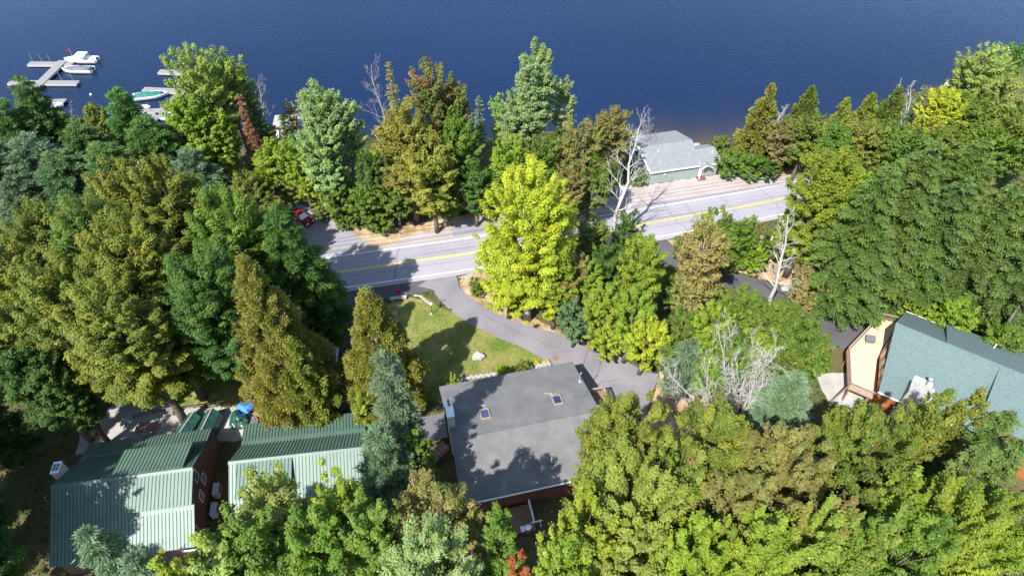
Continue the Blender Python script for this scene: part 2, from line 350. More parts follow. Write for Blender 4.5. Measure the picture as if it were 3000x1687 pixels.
sheet('dirt_yard', [(740, 1210), (880, 1170), (1060, 1150), (1080, 1220), (1040, 1300), (720, 1300)], .021, 'soil', .3)
sheet('lawn', [(540, 1130), (620, 1100), (760, 1120), (720, 1190), (600, 1195), (500, 1190)], .024, 'lawn', .3)

# ------------------------------------------------------------------ buildings
def roof_seam(mb, a, b, c, d, sp=.36):
    # standing seam slab: a,b along the eave, c,d along the ridge (a-d and b-c are the slopes)
    a, b, c, d = map(Vector, (a, b, c, d)); mb.slab([a, b, c, d], .1)
    n = (b-a).cross(d-a).normalized(); n = n if n.z > 0 else -n
    k = max(2, int((b-a).length/sp)); w = (b-a).normalized()*.02; f0 = len(mb.f)
    for i in range(k+1):
        t = i/k; p = a.lerp(b, t); q = d.lerp(c, t)
        if i == 0: p += w; q += w
        if i == k: p -= w; q -= w
        lo = n*.002; hi = n*.065; vs = [p-w+lo, p+w+lo, p+w+hi, p-w+hi, q-w+lo, q+w+lo, q+w+hi, q-w+hi]
        mb.add(vs, [(0, 1, 2, 3), (7, 6, 5, 4), (0, 4, 5, 1), (1, 5, 6, 2), (2, 6, 7, 3), (3, 7, 4, 0)])
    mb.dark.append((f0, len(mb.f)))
def window_on(parent, c, wv, wz, axis, out, glass='glass', frame='trim', bars=1):
    # axis 'u' : wall normal along +-x ; axis 'v' : wall normal along +-y
    f = MB(); t = .07
    def bx(mb, du, dz, su, sz, dep, off):
        if axis == 'u': mb.box((c[0]+out*off, c[1]+du, c[2]+dz), (dep, su, sz))
        else: mb.box((c[0]+du, c[1]+out*off, c[2]+dz), (su, dep, sz))
    for sgn in (-1, 1):
        bx(f, sgn*(wv/2), 0, t, wz+t, .08, .04); bx(f, 0, sgn*(wz/2), wv-t, t, .08, .04)
    for i in range(bars): bx(f, 0, (i+1)*wz/(bars+1)-wz/2, wv-t, t*.7, .06, .035)
    fr = f.build('window', frame, parent)
    g = MB(); bx(g, 0, 0, wv-t, wz-t, .02, .015); g.build('pane', glass, fr)
    return fr

# --- cabin with the two dormers (front left)
A = empty('log_cabin', (*P(150, 1424, 7.5)[:2], 0), R(8.6), 'brown log cabin with green metal roof, broad dormers and two air conditioners on its gable', 'cabin', 'green roofed log cabins')
LA = 13.9
m = MB(); m.prism([(-6.3, 0), (-6.3, 3.55), (-.2, 7.2), (.2, 7.2), (4.8, 4.1), (7.0, 3.1), (7.0, 0)], 'x', .4, LA-.35); m.build('wall', 'log', A)
m = MB()
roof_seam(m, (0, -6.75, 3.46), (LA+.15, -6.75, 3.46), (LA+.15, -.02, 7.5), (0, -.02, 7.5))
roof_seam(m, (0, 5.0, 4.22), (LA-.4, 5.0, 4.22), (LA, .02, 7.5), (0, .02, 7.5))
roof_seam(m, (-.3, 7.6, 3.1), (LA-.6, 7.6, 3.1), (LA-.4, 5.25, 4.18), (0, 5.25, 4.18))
m.slab([(0, 5.3, 4.2), (LA-.42, 5.3, 4.2), (LA-.4, 4.85, 4.36), (0, 4.85, 4.36)], .03)
m.slab([(-.05, -.32, 7.37), (LA+.05, -.32, 7.37), (LA+.05, 0, 7.6), (-.05, 0, 7.6)], .03)
m.slab([(-.05, 0, 7.6), (LA+.05, 0, 7.6), (LA+.05, .32, 7.36), (-.05, .32, 7.36)], .03)
m.build('roof', 'metal_green', A)
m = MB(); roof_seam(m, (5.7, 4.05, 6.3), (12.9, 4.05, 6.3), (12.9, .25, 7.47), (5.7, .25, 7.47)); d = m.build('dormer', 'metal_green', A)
m = MB(); m.prism([(.6, 7.0), (3.7, 4.9), (3.7, 6.28)], 'x', 5.95, 12.65); m.build('dormer_wall', 'log', d)
m = MB(); roof_seam(m, (7.4, -3.5, 6.2), (LA+.15, -3.5, 6.2), (LA+.15, -.3, 7.44), (7.4, -.3, 7.44)); d = m.build('dormer', 'metal_green', A)
m = MB(); m.prism([(-.6, 7.0), (-3.1, 5.3), (-3.1, 6.22)], 'x', 7.6, LA-.36); m.build('dormer_wall', 'redside', d)
m = MB(); m.slab([(7.5, -3.6, 5.42), (LA+.16, -3.6, 5.42), (LA+.16, -3.05, 5.75), (7.5, -3.05, 5.75)], .03); m.build('flashing', 'metal_green', A)
window_on(A, (8.2, -3.1, 5.85), .9, .35, 'v', -1, bars=0)
for c, a, b in (((LA-.35, .15, 5.5), 1.0, 1.25), ((LA-.35, .95, 3.4), .95, 1.2), ((LA-.35, -1.0, 3.2), .9, 1.2), ((LA-.35, -4.7, 2.7), .7, 1.3)): window_on(A, c, a, b, 'u', 1)
m = MB(); m.box((LA-.2, -6.95, 3.2), (2.0, .12, .14)); m.build('gutter', 'trim', A)
m = MB(); m.cyl((5.6, -.75, 7.0), .11, .75, 10); m.cyl((5.6, -.75, 7.75), .17, .1, 10); m.build('vent_pipe', 'white', A)
m = MB(); m.box((-.35, 2.3, 3.6), (.75, 1.3, 7.2)); ch = m.build('chimney', 'cream', A)
m = MB()
m.box((-.35, 2.3, 7.26), (.85, 1.4, .12))
m.build('cap', 'trim', ch)
m = MB()
for a in (-.2, .2):
    for b in (-.38, .12): m.box((-.35+a*.85, 2.42+b*.85, 7.34), (.26, .36, .05))
m.build('flue', 'greytone', ch)

# --- cabin under the pine
B = empty('log_cabin', (*P(670, 1353, 7)[:2], 0), R(7.2), 'green metal roofed cabin half hidden behind the grey-green pine, wide single dormer with white windows', 'cabin', 'green roofed log cabins')
LB = 14.2
m = MB(); m.prism([(-6.2, 0), (-6.2, 3.2), (-.2, 6.7), (.2, 6.7), (3.4, 4.3), (6.6, 3.1), (6.6, 0)], 'x', .4, LB-.35); m.build('wall', 'log', B)
m = MB()
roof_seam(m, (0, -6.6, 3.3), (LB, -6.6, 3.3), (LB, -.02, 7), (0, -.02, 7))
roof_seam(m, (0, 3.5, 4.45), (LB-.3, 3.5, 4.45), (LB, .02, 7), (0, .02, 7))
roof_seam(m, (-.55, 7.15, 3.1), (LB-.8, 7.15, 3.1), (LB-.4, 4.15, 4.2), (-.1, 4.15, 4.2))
m.slab([(-.1, 4.2, 4.22), (LB-.4, 4.2, 4.22), (LB-.3, 3.4, 4.56), (0, 3.4, 4.56)], .03)
m.slab([(-.05, -.3, 6.89), (LB, -.3, 6.89), (LB, 0, 7.1), (-.05, 0, 7.1)], .03)
m.slab([(-.05, 0, 7.1), (LB, 0, 7.1), (LB, .3, 6.85), (-.05, .3, 6.85)], .03)
m.build('roof', 'metal_green', B)
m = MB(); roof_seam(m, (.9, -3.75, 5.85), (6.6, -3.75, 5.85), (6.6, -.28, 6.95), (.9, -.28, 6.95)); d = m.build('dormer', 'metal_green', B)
m = MB(); m.prism([(-.6, 6.5), (-3.35, 4.9), (-3.35, 5.82)], 'x', 1.05, 6.4); m.build('dormer_wall', 'log', d)
window_on(B, (2.3, -3.36, 5.35), 1.5, .7, 'v', -1, glass='trim', bars=0); window_on(B, (5.6, -3.36, 5.35), 1.1, .7, 'v', -1, glass='trim', bars=0)
m = MB(); m.tube([(-.15, 6.7, 3.1), (-.15, 6.2, 2.7), (.3, 3.6, 2.6), (.3, 3.5, .1)], .05, 6); m.build('downspout', 'trim', B)

# --- grey shingle house with skylights
G = empty('house', (*P(1326, 1290, 6.5)[:2], 0), R(12.95), 'low grey shingle roofed house with cream chimney, two skylights and white gutter beside driveway', 'house')
m = MB(); m.prism([(-5.9, 0), (-5.9, 4.3), (0, 6.3), (8.5, 4.05), (8.5, 0)], 'x', .25, 16.6); m.build('wall', 'teal', G)
m = MB(); m.box((8.4, -5.98, 2.0), (16, .1, 3.9)); m.build('rear_wall', 'redside', G)
m = MB(); m.slab([(-.3, -6.4, 4.3), (17.0, -6.4, 4.3), (17.05, 0, 6.5), (-.05, 0, 6.5)], .18); m.slab([(-.05, 0, 6.5), (17.05, 0, 6.5), (16.6, 9.1, 4.05), (-.35, 9.1, 4.05)], .18)
m.slab([(-.03, -.22, 6.43), (17.04, -.22, 6.43), (17.04, 0, 6.53), (-.03, 0, 6.53)], .02); m.slab([(-.03, 0, 6.53), (17.04, 0, 6.53), (17.04, .22, 6.45), (-.03, .22, 6.45)], .02)
m.build('roof', 'shingle', G)
m = MB(); m.box((8.4, -6.5, 4.16), (17.3, .13, .13)); m.build('gutter', 'trim', G)
m = MB(); m.box((8.2, 9.16, 3.9), (17.0, .08, .22)); m.build('fascia', 'greytone', G)
m = MB(); m.box((.25, 3.08, 4.1), (.75, 2.35, 8.2)); ch = m.build('chimney', 'cream', G)
m = MB(); m.box((.25, 3.08, 8.27), (.85, 2.45, .14)); m.build('cap', 'trim', ch)
for vv in (3.5, 4.0-.05): 
    m = MB(); m.cyl((.27, vv-.1, 8.34), .16, .42, 12, .12); m.build('chimney_pot', 'terra', ch)
def on_N(v): return 6.5-(2.45/9.1)*v
for uu in (4.2, 12.8):
    f = MB(); vv = 3.0; sl = math.atan(2.45/9.1); z = on_N(vv)
    for a in (-.5, .5): f.box((uu+a, vv, z+.08), (.13, 1.55, .2), rx=-sl)
    for b in (-.72, .72): f.box((uu, vv+b*math.cos(sl), z+.08-b*math.sin(sl)), (.87, .13, .2), rx=-sl)
    s = f.build('skylight', 'rail', G); g = MB(); g.box((uu, vv, z+.09), (.87, 1.3, .05), rx=-sl); g.build('pane', 'skyglass', s)
for uu, vv in ((14.1, -1.9), (10.2, -4.1)):
    z = 6.5+vv*(2.2/6.4); q = MB(); q.cyl((uu, vv, z-.1), .08, .75, 10); p = q.build('vent_pipe', 'white', G)
    q = MB(); q.box((uu, vv-.05, z+.03), (.45, .5, .04), rx=math.atan(2.2/6.4)); q.build('boot', 'greytone', p)
q = MB(); q.tube([(16.35, 5.5, 4.9), (16.35, 5.5, 6.4)], .05, 8); q.tube([(16.35, 5.5, 6.35), (16.5, 5.6, 6.5), (16.6, 5.7, 6.3)], .07, 8); q.box((16.35, 5.3, 5.1), (.4, .4, .06)); q.build('service_mast', 'steel', G)
# east deck
q = MB(); q.box((18.0, 1.4, 2.35), (2.9, 7.3, .16)); dk = q.build('deck', 'brownwood', G)
q = MB()
for a, b in (((16.7, 5.0), (19.4, 5.0)), ((19.4, 5.0), (19.4, -2.2)), ((19.4, -2.2), (16.7, -2.2))):
    L = math.dist(a, b); an = math.atan2(b[1]-a[1], b[0]-a[0]); cx, cy = (a[0]+b[0])/2, (a[1]+b[1])/2
    q.box((cx, cy, 3.42), (L+.1, .2, .06), rz=an); q.box((cx, cy, 2.6), (L, .06, .06), rz=an)
    for i in range(int(L/.16)): t = (i+.5)/int(L/.16); q.box((a[0]+(b[0]-a[0])*t, a[1]+(b[1]-a[1])*t, 3.0), (.045, .045, .8), rz=an)
    q.box((a[0], a[1], 1.75), (.13, .13, 3.4))
q.build('railing', 'rail', dk)
# west steps and landing
q = MB(); q.box((-1.9, 5.0, 1.9), (3.2, 3.4, .14)); q.box((-3.2, 1.9, .95), (.1, .1, 1.9)); sdk = q.build('landing', 'greytone', G)
q = MB()
for i in range(8): q.box((-.9-.42*i, 2.3-.18*i, 1.75-.22*i), (.42, 1.5, .05), rz=R(23))
q.build('step', 'brownwood', sdk)
q = MB()
for s in (0, 1):
    a = Vector((-.5, 3.3-1.5*s, 2.85)); b = Vector((-4.1, 1.7-1.5*s, 1.0)); q.tube([a, b], .05, 5)
    for t in (0, .33, .66, 1): p = a.lerp(b, t); q.tube([p, p-Vector((0, 0, 1.0))], .045, 5)
q.build('handrail', 'rail', sdk)
# rear deck
q = MB(); q.box((4.6, -7.9, .8), (5.2, 3.0, .14)); rdk = q.build('rear_deck', 'brownwood', G)
q = MB(); q.box((7.15, -7.4, 1.75), (.16, 2.3, .08)); q.box((7.15, -7.4, 1.05), (.08, 2.3, .06)); q.box((7.15, -8.5, 1.3), (.14, .14, 1.1)); q.box((7.15, -6.4, 1.3), (.14, .14, 1.1)); q.build('railing', 'trim', rdk)

# --- right house (green shingles, deck)
D = empty('house', (*P(2625, 945, 9)[:2], 0), R(-34.2), 'timber house with green shingle roof, prow gable and tan elevated deck', 'house')
LD = 21.0
m = MB(); m.add([(1.7, -6.6, 0), (.5, 0, 0), (1.6, 6.6, 0), (1.7, -6.6, 4.1), (.5, 0, 8.6), (1.6, 6.6, 5.1), (LD, -6.6, 0), (LD, 0, 0), (LD, 6.6, 0), (LD, -6.6, 4.1), (LD, 0, 8.6), (LD, 6.6, 5.1)],
    [(0, 1, 4, 3), (1, 2, 5, 4), (6, 9, 10, 7), (7, 10, 11, 8), (0, 3, 9, 6), (2, 8, 11, 5), (3, 4, 10, 9), (4, 5, 11, 10), (0, 6, 7, 1), (1, 7, 8, 2)]); m.build('wall', 'logwarm', D)
m = MB()
m.slab([(1.56, -7.12, 4.0), (LD+.4, -7.12, 4.0), (LD+.4, -.01, 9.0), (0, -.01, 9.0)], .2)
m.slab([(0, .01, 9.0), (LD+.4, .01, 9.0), (LD+.4, 7.4, 5.0), (1.32, 7.4, 5.0)], .2)
m.slab([(.02, -.2, 8.9), (LD, -.2, 8.9), (LD, 0, 9.04), (0, 0, 9.04)], .02); m.slab([(0, 0, 9.04), (LD, 0, 9.04), (LD, .2, 8.93), (.03, .2, 8.93)], .02)
m.build('roof', 'shingle_green', D)
m = MB(); m.slab([(5.75, .1, 9.03), (LD+.3, .1, 9.03), (LD+.3, 6.9, 6.15), (5.85, 6.9, 6.15)], .2); d = m.build('dormer', 'shingle_green', D)
m = MB(); m.prism([(.5, 8.5), (6.6, 6.0), (6.6, 5.1)], 'x', 5.95, LD); m.build('dormer_wall', 'logwarm', d)
m = MB(); m.slab([(11.5, -.1, 9.04), (LD+.3, -.1, 9.04), (LD+.3, -6.8, 6.1), (11.6, -6.8, 6.1)], .2); d = m.build('dormer', 'shingle_green', D)
m = MB(); m.prism([(-.5, 8.5), (-6.4, 6.0), (-6.4, 4.2)], 'x', 11.75, LD); m.build('dormer_wall', 'logwarm', d)
m = MB(); m.slab([(1.5, -7.22, 3.92), (11.6, -7.22, 3.92), (11.6, -7.12, 4.04), (1.5, -7.12, 4.04)], .2); m.build('fascia', 'trim', D)
m = MB(); m.slab([(1.3, 7.45, 4.92), (5.9, 7.45, 4.92), (5.9, 7.41, 5.06), (1.3, 7.41, 5.06)], .2); m.build('fascia', 'trim', D)
# chimney through the lower slope
m = MB(); m.box((5.2, -6.6, 3.4), (2.5, 1.9, 6.8)); ch = m.build('chimney', 'stone_pale', D)
m = MB(); m.slab([(4.1, -5.62, 5.2), (6.5, -5.62, 5.2), (6.2, -4.2, 6.15), (4.3, -4.2, 6.15)], .05); m.build('flashing', 'steel', ch)
m = MB(); m.cyl((5.6, -4.9, 5.4), .13, 2.0, 10); m.cyl((5.6, -4.9, 7.4), .3, .1, 12, .12); m.build('stovepipe', 'steel', ch)
m = MB(); m.cyl((11.1, 4.6, 6.8), .09, 1.0, 10); m.build('vent_pipe', 'white', D)
# glass gable
def gable_pane(p0, p1, z0, z1a, z1b, k):
    a, b = Vector((*p0, 0)), Vector((*p1, 0)); n = Vector((-(b-a).y, (b-a).x, 0)).normalized(); n = n if n.x < 0 else -n
    f = MB(); q0 = a+n*.06; q1 = b+n*.06
    def beam(s, e, r=.09): f.tube([s, e], r, 4)
    z = Vector((0, 0, 1)); beam(q0+z*z0, q1+z*z0); beam(q0+z*z1a, q1+z*z1b); beam(q0+z*z0, q0+z*z1a); beam(q1+z*z0, q1+z*z1b)
    fr = f.build('window', 'brownwood', D); g = MB(); o = n*.03
    g.add([a+o+z*z0, b+o+z*z0, b+o+z*z1b, a+o+z*z1a, a+n*.01+z*z0, b+n*.01+z*z0, b+n*.01+z*z1b, a+n*.01+z*z1a], [(0, 1, 2, 3), (7, 6, 5, 4), (0, 4, 5, 1), (1, 5, 6, 2), (2, 6, 7, 3), (3, 7, 4, 0)]); g.build('pane', k, fr)
S0, S1 = (1.7, -6.6), (.5, 0.0)
def lp(t): return (S0[0]+(S1[0]-S0[0])*t, S0[1]+(S1[1]-S0[1])*t)
for t0, t1 in ((.08, .27), (.29, .5), (.52, .73), (.75, .95)):
    gable_pane(lp(t0), lp(t1), 3.25, 3.5+4.4*t0*.25+.9, 3.5+4.4*t1*.25+.9, 'pane_tan')
    if t0 > .25: gable_pane(lp(t0), lp(t1), 3.55+4.4*t0*.25+.95+.1, 4.0+4.3*t0, 4.0+4.3*t1, 'glass')
N1 = (1.6, 6.6)
for t0, t1 in ((.06, .3), (.34, .6)):
    p0 = (S1[0]+(N1[0]-S1[0])*t0, 6.6*t0); p1 = (S1[0]+(N1[0]-S1[0])*t1, 6.6*t1); gable_pane(p0, p1, 3.25, 5.6, 5.4, 'glass')
# deck
DK = [(-.9, 6.3), (-1.4, 4.9), (-3.1, -1.95), (-1.45, -7.5), (1.3, -7.4), (.35, -1.2), (.4, .8), (1.3, 6.9)]
m = MB(); m.slab([(x, y, 3.0) for x, y in DK], .22); dk = m.build('deck', 'tan', D)
m = MB()
for x, y in ((-1.3, 4.6), (-2.8, -1.9), (-1.3, -7.2), (1.0, -7.2), (-2.2, 1.3)): m = MB(); m.box((x, y, 1.4), (.2, .2, 2.8)); m.build('post', 'brownwood', dk)
m = MB(); m.tube([(-1.6, -7.4, 2.9), (-2.6, -8.9, .2)], .1, 5); m.build('brace', 'brownwood', dk)
m = MB()
OUT = [(1.3, 7.0), (-.9, 6.4), (-1.5, 4.9), (-3.2, -1.95), (-1.52, -7.6), (1.35, -7.5)]
for a, b in zip(OUT, OUT[1:]):
    L = math.dist(a, b); an = math.atan2(b[1]-a[1], b[0]-a[0]); cx, cy = (a[0]+b[0])/2, (a[1]+b[1])/2
    m.box((cx, cy, 4.02), (L, .14, .07), rz=an); m.box((cx, cy, 3.25), (L, .06, .06), rz=an); k = max(2, int(L/.2))
    for i in range(k): t = (i+.5)/k; m.box((a[0]+(b[0]-a[0])*t, a[1]+(b[1]-a[1])*t, 3.6), (.05, .05, .7), rz=an)
    m.box((a[0], a[1], 3.55), (.14, .14, 1.1)); m.box((cx, cy, 2.88), (L, .05, .3), rz=an)
m.build('railing', 'rail', dk)
# chair on the deck
def world(root, x, y, z): return root.matrix_world @ Vector((x, y, z))
bpy.context.view_layer.update()
t = empty('deck_box', world(D, -1.25, 1.5, 3.0), R(-34+20), 'grey storage bench with sloped lid on the tan deck', 'bench')
m = MB(); m.box((0, 0, .25), (1.1, .75, .5)); m.build('base', 'greytone', t)
m = MB(); m.slab([(-.6, -.42, .52), (.6, -.42, .52), (.6, .42, .78), (-.6, .42, .78)], .06); m.build('lid', 'greytone', t)

# --- lakeside boathouse
K = empty('boathouse', (*P(1870, 432, 4.6)[:2], 0), R(13.1), 'sage grey-green boathouse with white trim standing at the water beside the road', 'boathouse')
m = MB(); m.prism([(-4.8, 0), (-4.8, 2.7), (0, 4.4), (5.7, 2.6), (5.7, -4.5), (.5, -4.5), (.5, 0)], 'x', .9, 9.9); m.prism([(-4.79, 0), (-4.79, 2.45), (-1.65, 3.55), (.4, 2.6), (.4, 0)], 'x', 9.88, 13.4); m.build('wall', 'siding', K)
m = MB(); m.slab([(.6, -5.1, 2.72), (9.6, -5.1, 2.72), (10.1, 0, 4.62), (.1, 0, 4.62)], .14); m.slab([(.1, 0, 4.62), (10.1, 0, 4.62), (10.0, 6.2, 2.62), (.0, 6.2, 2.62)], .14)
m.slab([(9.7, -4.95, 2.5), (14.15, -4.95, 2.5), (13.75, -1.65, 3.72), (9.9, -1.65, 3.72)], .12); m.slab([(9.9, -1.65, 3.72), (13.75, -1.65, 3.72), (13.7, .8, 2.62), (9.95, .8, 2.62)], .12)
m.slab([(9.75, -5.75, 2.45), (10.8, -5.75, 3.02), (10.8, -4.25, 3.02), (9.75, -5.2, 2.45)], .08); m.slab([(10.8, -5.75, 3.02), (11.85, -5.75, 2.45), (11.85, -5.2, 2.45), (10.8, -4.25, 3.02)], .08)
m.build('roof', 'shingle_boat', K)
m = MB(); m.slab([(.58, -5.2, 2.6), (9.7, -5.2, 2.6), (9.7, -5.1, 2.75), (.58, -5.1, 2.75)], .16)
m.slab([(.44, -5.12, 2.7), (.62, -5.12, 2.76), (.12, 0, 4.66), (-.06, 0, 4.6)], .16); m.slab([(-.06, 0, 4.6), (.12, 0, 4.66), (.02, 6.2, 2.66), (-.16, 6.2, 2.6)], .16)
m.slab([(12.0, -5.03, 2.4), (14.2, -5.03, 2.4), (14.2, -4.95, 2.53), (12.0, -4.95, 2.53)], .12)
m.slab([(9.7, -5.82, 2.42), (10.8, -5.82, 3.02), (10.8, -5.75, 3.06), (9.7, -5.75, 2.46)], .14); m.slab([(10.8, -5.82, 3.02), (11.9, -5.82, 2.42), (11.9, -5.75, 2.46), (10.8, -5.75, 3.06)], .14)
m.build('trim', 'trim', K)
m = MB(); m.box((10.35, -4.9, 1.05), (1.0, .1, 2.1), rz=R(6)); m.build('door', 'trim', K)
q = MB(); q.box((9.85, -5.6, 1.2), (.12, .12, 2.4)); q.build('porch_post', 'trim', K)
for c, a, b, bars in (((.9, 2.0, 2.2), 1.5, 1.6, 1), ((.9, -3.6, 1.3), .8, 1.7, 1)): window_on(K, c, a, b, 'u', -1, bars=bars)
m = MB(); m.lump((3.4, -4.88, 1.75), (.14, .1, .14), 1, .1, 8, 6, -1); m.build('wall_lamp', 'white', K)
m = MB(); m.box((.5, -1.5, .35), (.9, 1.6, .7)); m.build('step', 'stone_pale', K)
for uu, vv in ((3.2, -1.4), (2.8, -3.4), (12.9, -2.8), (13.2, -3.6)):
    z = 4.62+vv*.3725 if uu < 10 else 3.72+(vv+1.65)*.37
    q = MB(); q.cyl((uu, vv, z-.08), .07, .6 if vv > -3 else .25, 8); q.build('vent_pipe', 'white', K)
t = MB(); t.prism([(-5.95, .02), (-4.85, .02), (-4.85, .32)], 'x', 9.6, 11.15)
o = t.build('ramp', 'mat_red', None, 'maroon wooden ramp in front of the boathouse door'); o['category'] = 'ramp'; o.matrix_world = K.matrix_world.copy()
bpy.context.view_layer.update(); o.location = K.location; o.rotation_euler = K.rotation_euler

# --- white lakeside cottage seen through the trees
p = P(848, 352, 1.0); W = empty('shed', (p[0], p[1], -2.6), R(6), 'small white shed with pale flat roof glimpsed between shoreline trees', 'shed')
m = MB(); m.box((0, 0, 1.6), (5.6, 3.6, 3.2)); m.build('wall', 'white', W)
m = MB(); m.slab([(-3.1, -2.1, 3.3), (3.1, -2.1, 3.3), (3.1, 2.1, 3.55), (-3.1, 2.1, 3.55)], .15); m.build('roof', 'stone_pale', W)
window_on(W, (-1.2, -1.8, 1.9), 1.2, .9, 'v', -1)

# ------------------------------------------------------------------ boats and docks
def hull_mesh(L, W, H, stern=.9, n=11):
    m = MB(); k = 7; rows = []
    for i in range(n+1):
        t = i/n; x = -L/2+L*t; bw = W/2*(stern+(1-stern)*min(1, t*3))*(1-max(0, (t-.5)/.5)**2.6) if t < 1 else .02
        sh = H*(1+.18*max(0, t-.4)**2); kl = H*.5*max(0, (t-.75)/.25)**2*.8
        rows.append([(x, -bw, sh), (x, -bw*.97, sh*.75), (x, -bw*.8, .18*H+kl), (x, 0, 0+kl), (x, bw*.8, .18*H+kl), (x, bw*.97, sh*.75), (x, bw, sh)])
    vs = [p for r in rows for p in r]; fs = []
    for i in range(n):
        for j in range(k-1): fs.append((i*k+j, (i+1)*k+j, (i+1)*k+j+1, i*k+j+1))
    fs.append(tuple(range(k)))
    # gunwale band and inset deck
    dk = []
    for i in range(n+1):
        r = rows[i]; f = .8 if i < n else .2; dk += [(r[0][0]-(.25 if i == n else 0), r[0][1]*f, r[0][2]), (r[6][0]-(.25 if i == n else 0), r[6][1]*f, r[6][2])]
    o = len(vs); vs += dk
    for i in range(n):
        fs += [(i*k, (i+1)*k, o+2*(i+1), o+2*i), (i*k+6, o+2*i+1, o+2*(i+1)+1, (i+1)*k+6)]
    fl = len(vs); vs += [(x, y, H*.45) for x, y, z in dk]
    for i in range(n):
        fs += [(o+2*i, o+2*(i+1), fl+2*(i+1), fl+2*i), (o+2*i+1, fl+2*i+1, fl+2*(i+1)+1, o+2*(i+1)+1), (fl+2*i, fl+2*(i+1), fl+2*(i+1)+1, fl+2*i+1)]
    fs += [(0, o, o+1, 6), (o, fl, fl+1, o+1)]
    return m.add(vs, fs), rows
def outboard(parent, x, z=.8):
    m = MB(); m.box((x-.2, 0, z+.25), (.45, .42, .55)); m.box((x-.2, 0, z-.3), (.18, .14, .8)); m.build('outboard_motor', 'black', parent)
def boat(px, py, rz, L, W, label, cover=None, kind='cover'):
    p = P(px, py, WL+.5); b = empty('motorboat', (p[0], p[1], WL-.25), rz, label, 'boat', 'boats moored at the docks')
    m, rows = hull_mesh(L, W, .95); m.build('hull', 'white', b)
    s = MB(); s.v = [(x*1.004, y*1.012+(0), z*.62+.02) for r in rows for x, y, z in (r[1], r[2])] + [(x*1.004, y*1.012, z*.62+.02) for r in rows for x, y, z in (r[5], r[4])]
    n = len(rows); s.f = [(2*i, 2*i+2, 2*i+3, 2*i+1) for i in range(n-1)]+[(2*n+2*i, 2*n+2*i+1, 2*n+2*i+3, 2*n+2*i+2) for i in range(n-1)]; s.build('waterline_stripe', 'greytone', b)
    if kind == 'cover':
        c = MB(); prof = []
        n = 12; vs = []; fs = []
        for i in range(n+1):
            t = i/n; x = -L*.44+L*.78*t; r = min(rows, key=lambda r: abs(r[0][0]-x)); w2 = r[6][1]*.86; hh = .42*math.sin(math.pi*min(1, t*1.15))**.8 if t < .87 else .1
            if .5 < t < .64: hh *= .8
            vs += [(x, -w2, .98), (x, -w2*.6, .98+hh*.75), (x, 0, .98+hh+.03), (x, w2*.6, .98+hh*.75), (x, w2, .98)]
        for i in range(n):
            for j in range(4): fs.append((i*5+j, (i+1)*5+j, (i+1)*5+j+1, i*5+j+1))
        fs += [(0, 1, 2, 3, 4), tuple(n*5+j for j in range(5))]
        c.add(vs, fs); c.build('cover', cover, b, smooth=True)
    else:
        for xx, ww in ((-L*.28, 1.5), (-L*.02, 1.4)):
            q = MB(); q.box((xx, 0, .62), (.6, ww, .35)); q.box((xx-.3, 0, .85), (.18, ww, .5)); q.build('seat', 'blue_canvas' if kind == 'blue' else 'white', b)
        q = MB(); q.slab([(L*.12, -.9, .95), (L*.12, .9, .95), (L*.02, .75, 1.4), (L*.02, -.75, 1.4)], .04); q.build('windscreen', 'glass', b)
        q = MB(); q.slab([(-L*.22, -W*.42, 1.95), (L*.08, -W*.42, 2.0), (L*.08, W*.42, 2.0), (-L*.22, W*.42, 1.95)], .08)
        for sx in (-L*.2, L*.06):
            for sy in (-W*.4, W*.4): q.tube([(sx, sy, .9), (sx, sy, 1.95)], .03, 5)
        if kind != 'open': q.build('canopy', 'white' if kind != 'blue' else 'blue_canvas', b)
    outboard(b, -L/2)
    return b
PI = math.pi
boat(236, 174, R(178), 7.6, 2.7, 'white cabin boat with pale hard top and dark flag at the dock end', kind='top')
boat(226, 203, R(177), 7.0, 2.6, 'white boat under a grey cockpit cover, nearer of the pair', 'grey_canvas')
boat(440, 279, R(14), 7.2, 2.6, 'white boat with green canvas cover moored between finger docks', 'green_canvas')
boat(513, 342, R(-6), 7.0, 2.5, 'white boat half hidden by the tall yellow-green trees, low windscreen', kind='open')
boat(140, 311, R(10), 6.0, 2.2, 'small open white boat with rails beside the leftmost pine', kind='open')
boat(2824, 263, R(-38), 7.6, 2.7, 'pontoon style white boat with blue canopy behind the yellow tree', kind='blue')
boat(2878, 236, R(-20), 5.2, 2.1, 'white boat under a pale full cover near the right shore', 'white')
p = P(280, 150, WL+.5); fl = empty('flag', (p[0]-3.2, p[1]-4, WL+.9), R(20), 'dark flag on a short staff at the stern of the white cabin boat', 'flag')
m = MB(); m.tube([(0, 0, 0), (.1, 0, 2.2)], .03, 6); m.build('staff', 'steel', fl)
m = MB(); m.slab([(.1, 0, 1.3), (.1, 0, 2.1), (-.5, .15, 1.95), (-1.0, -.1, 1.6), (-.6, .1, 1.25)], .02); m.build('cloth', mat('flag_cloth', (.06, .03, .09), .8, .5, 3, col2=(.3, .03, .05)), fl)

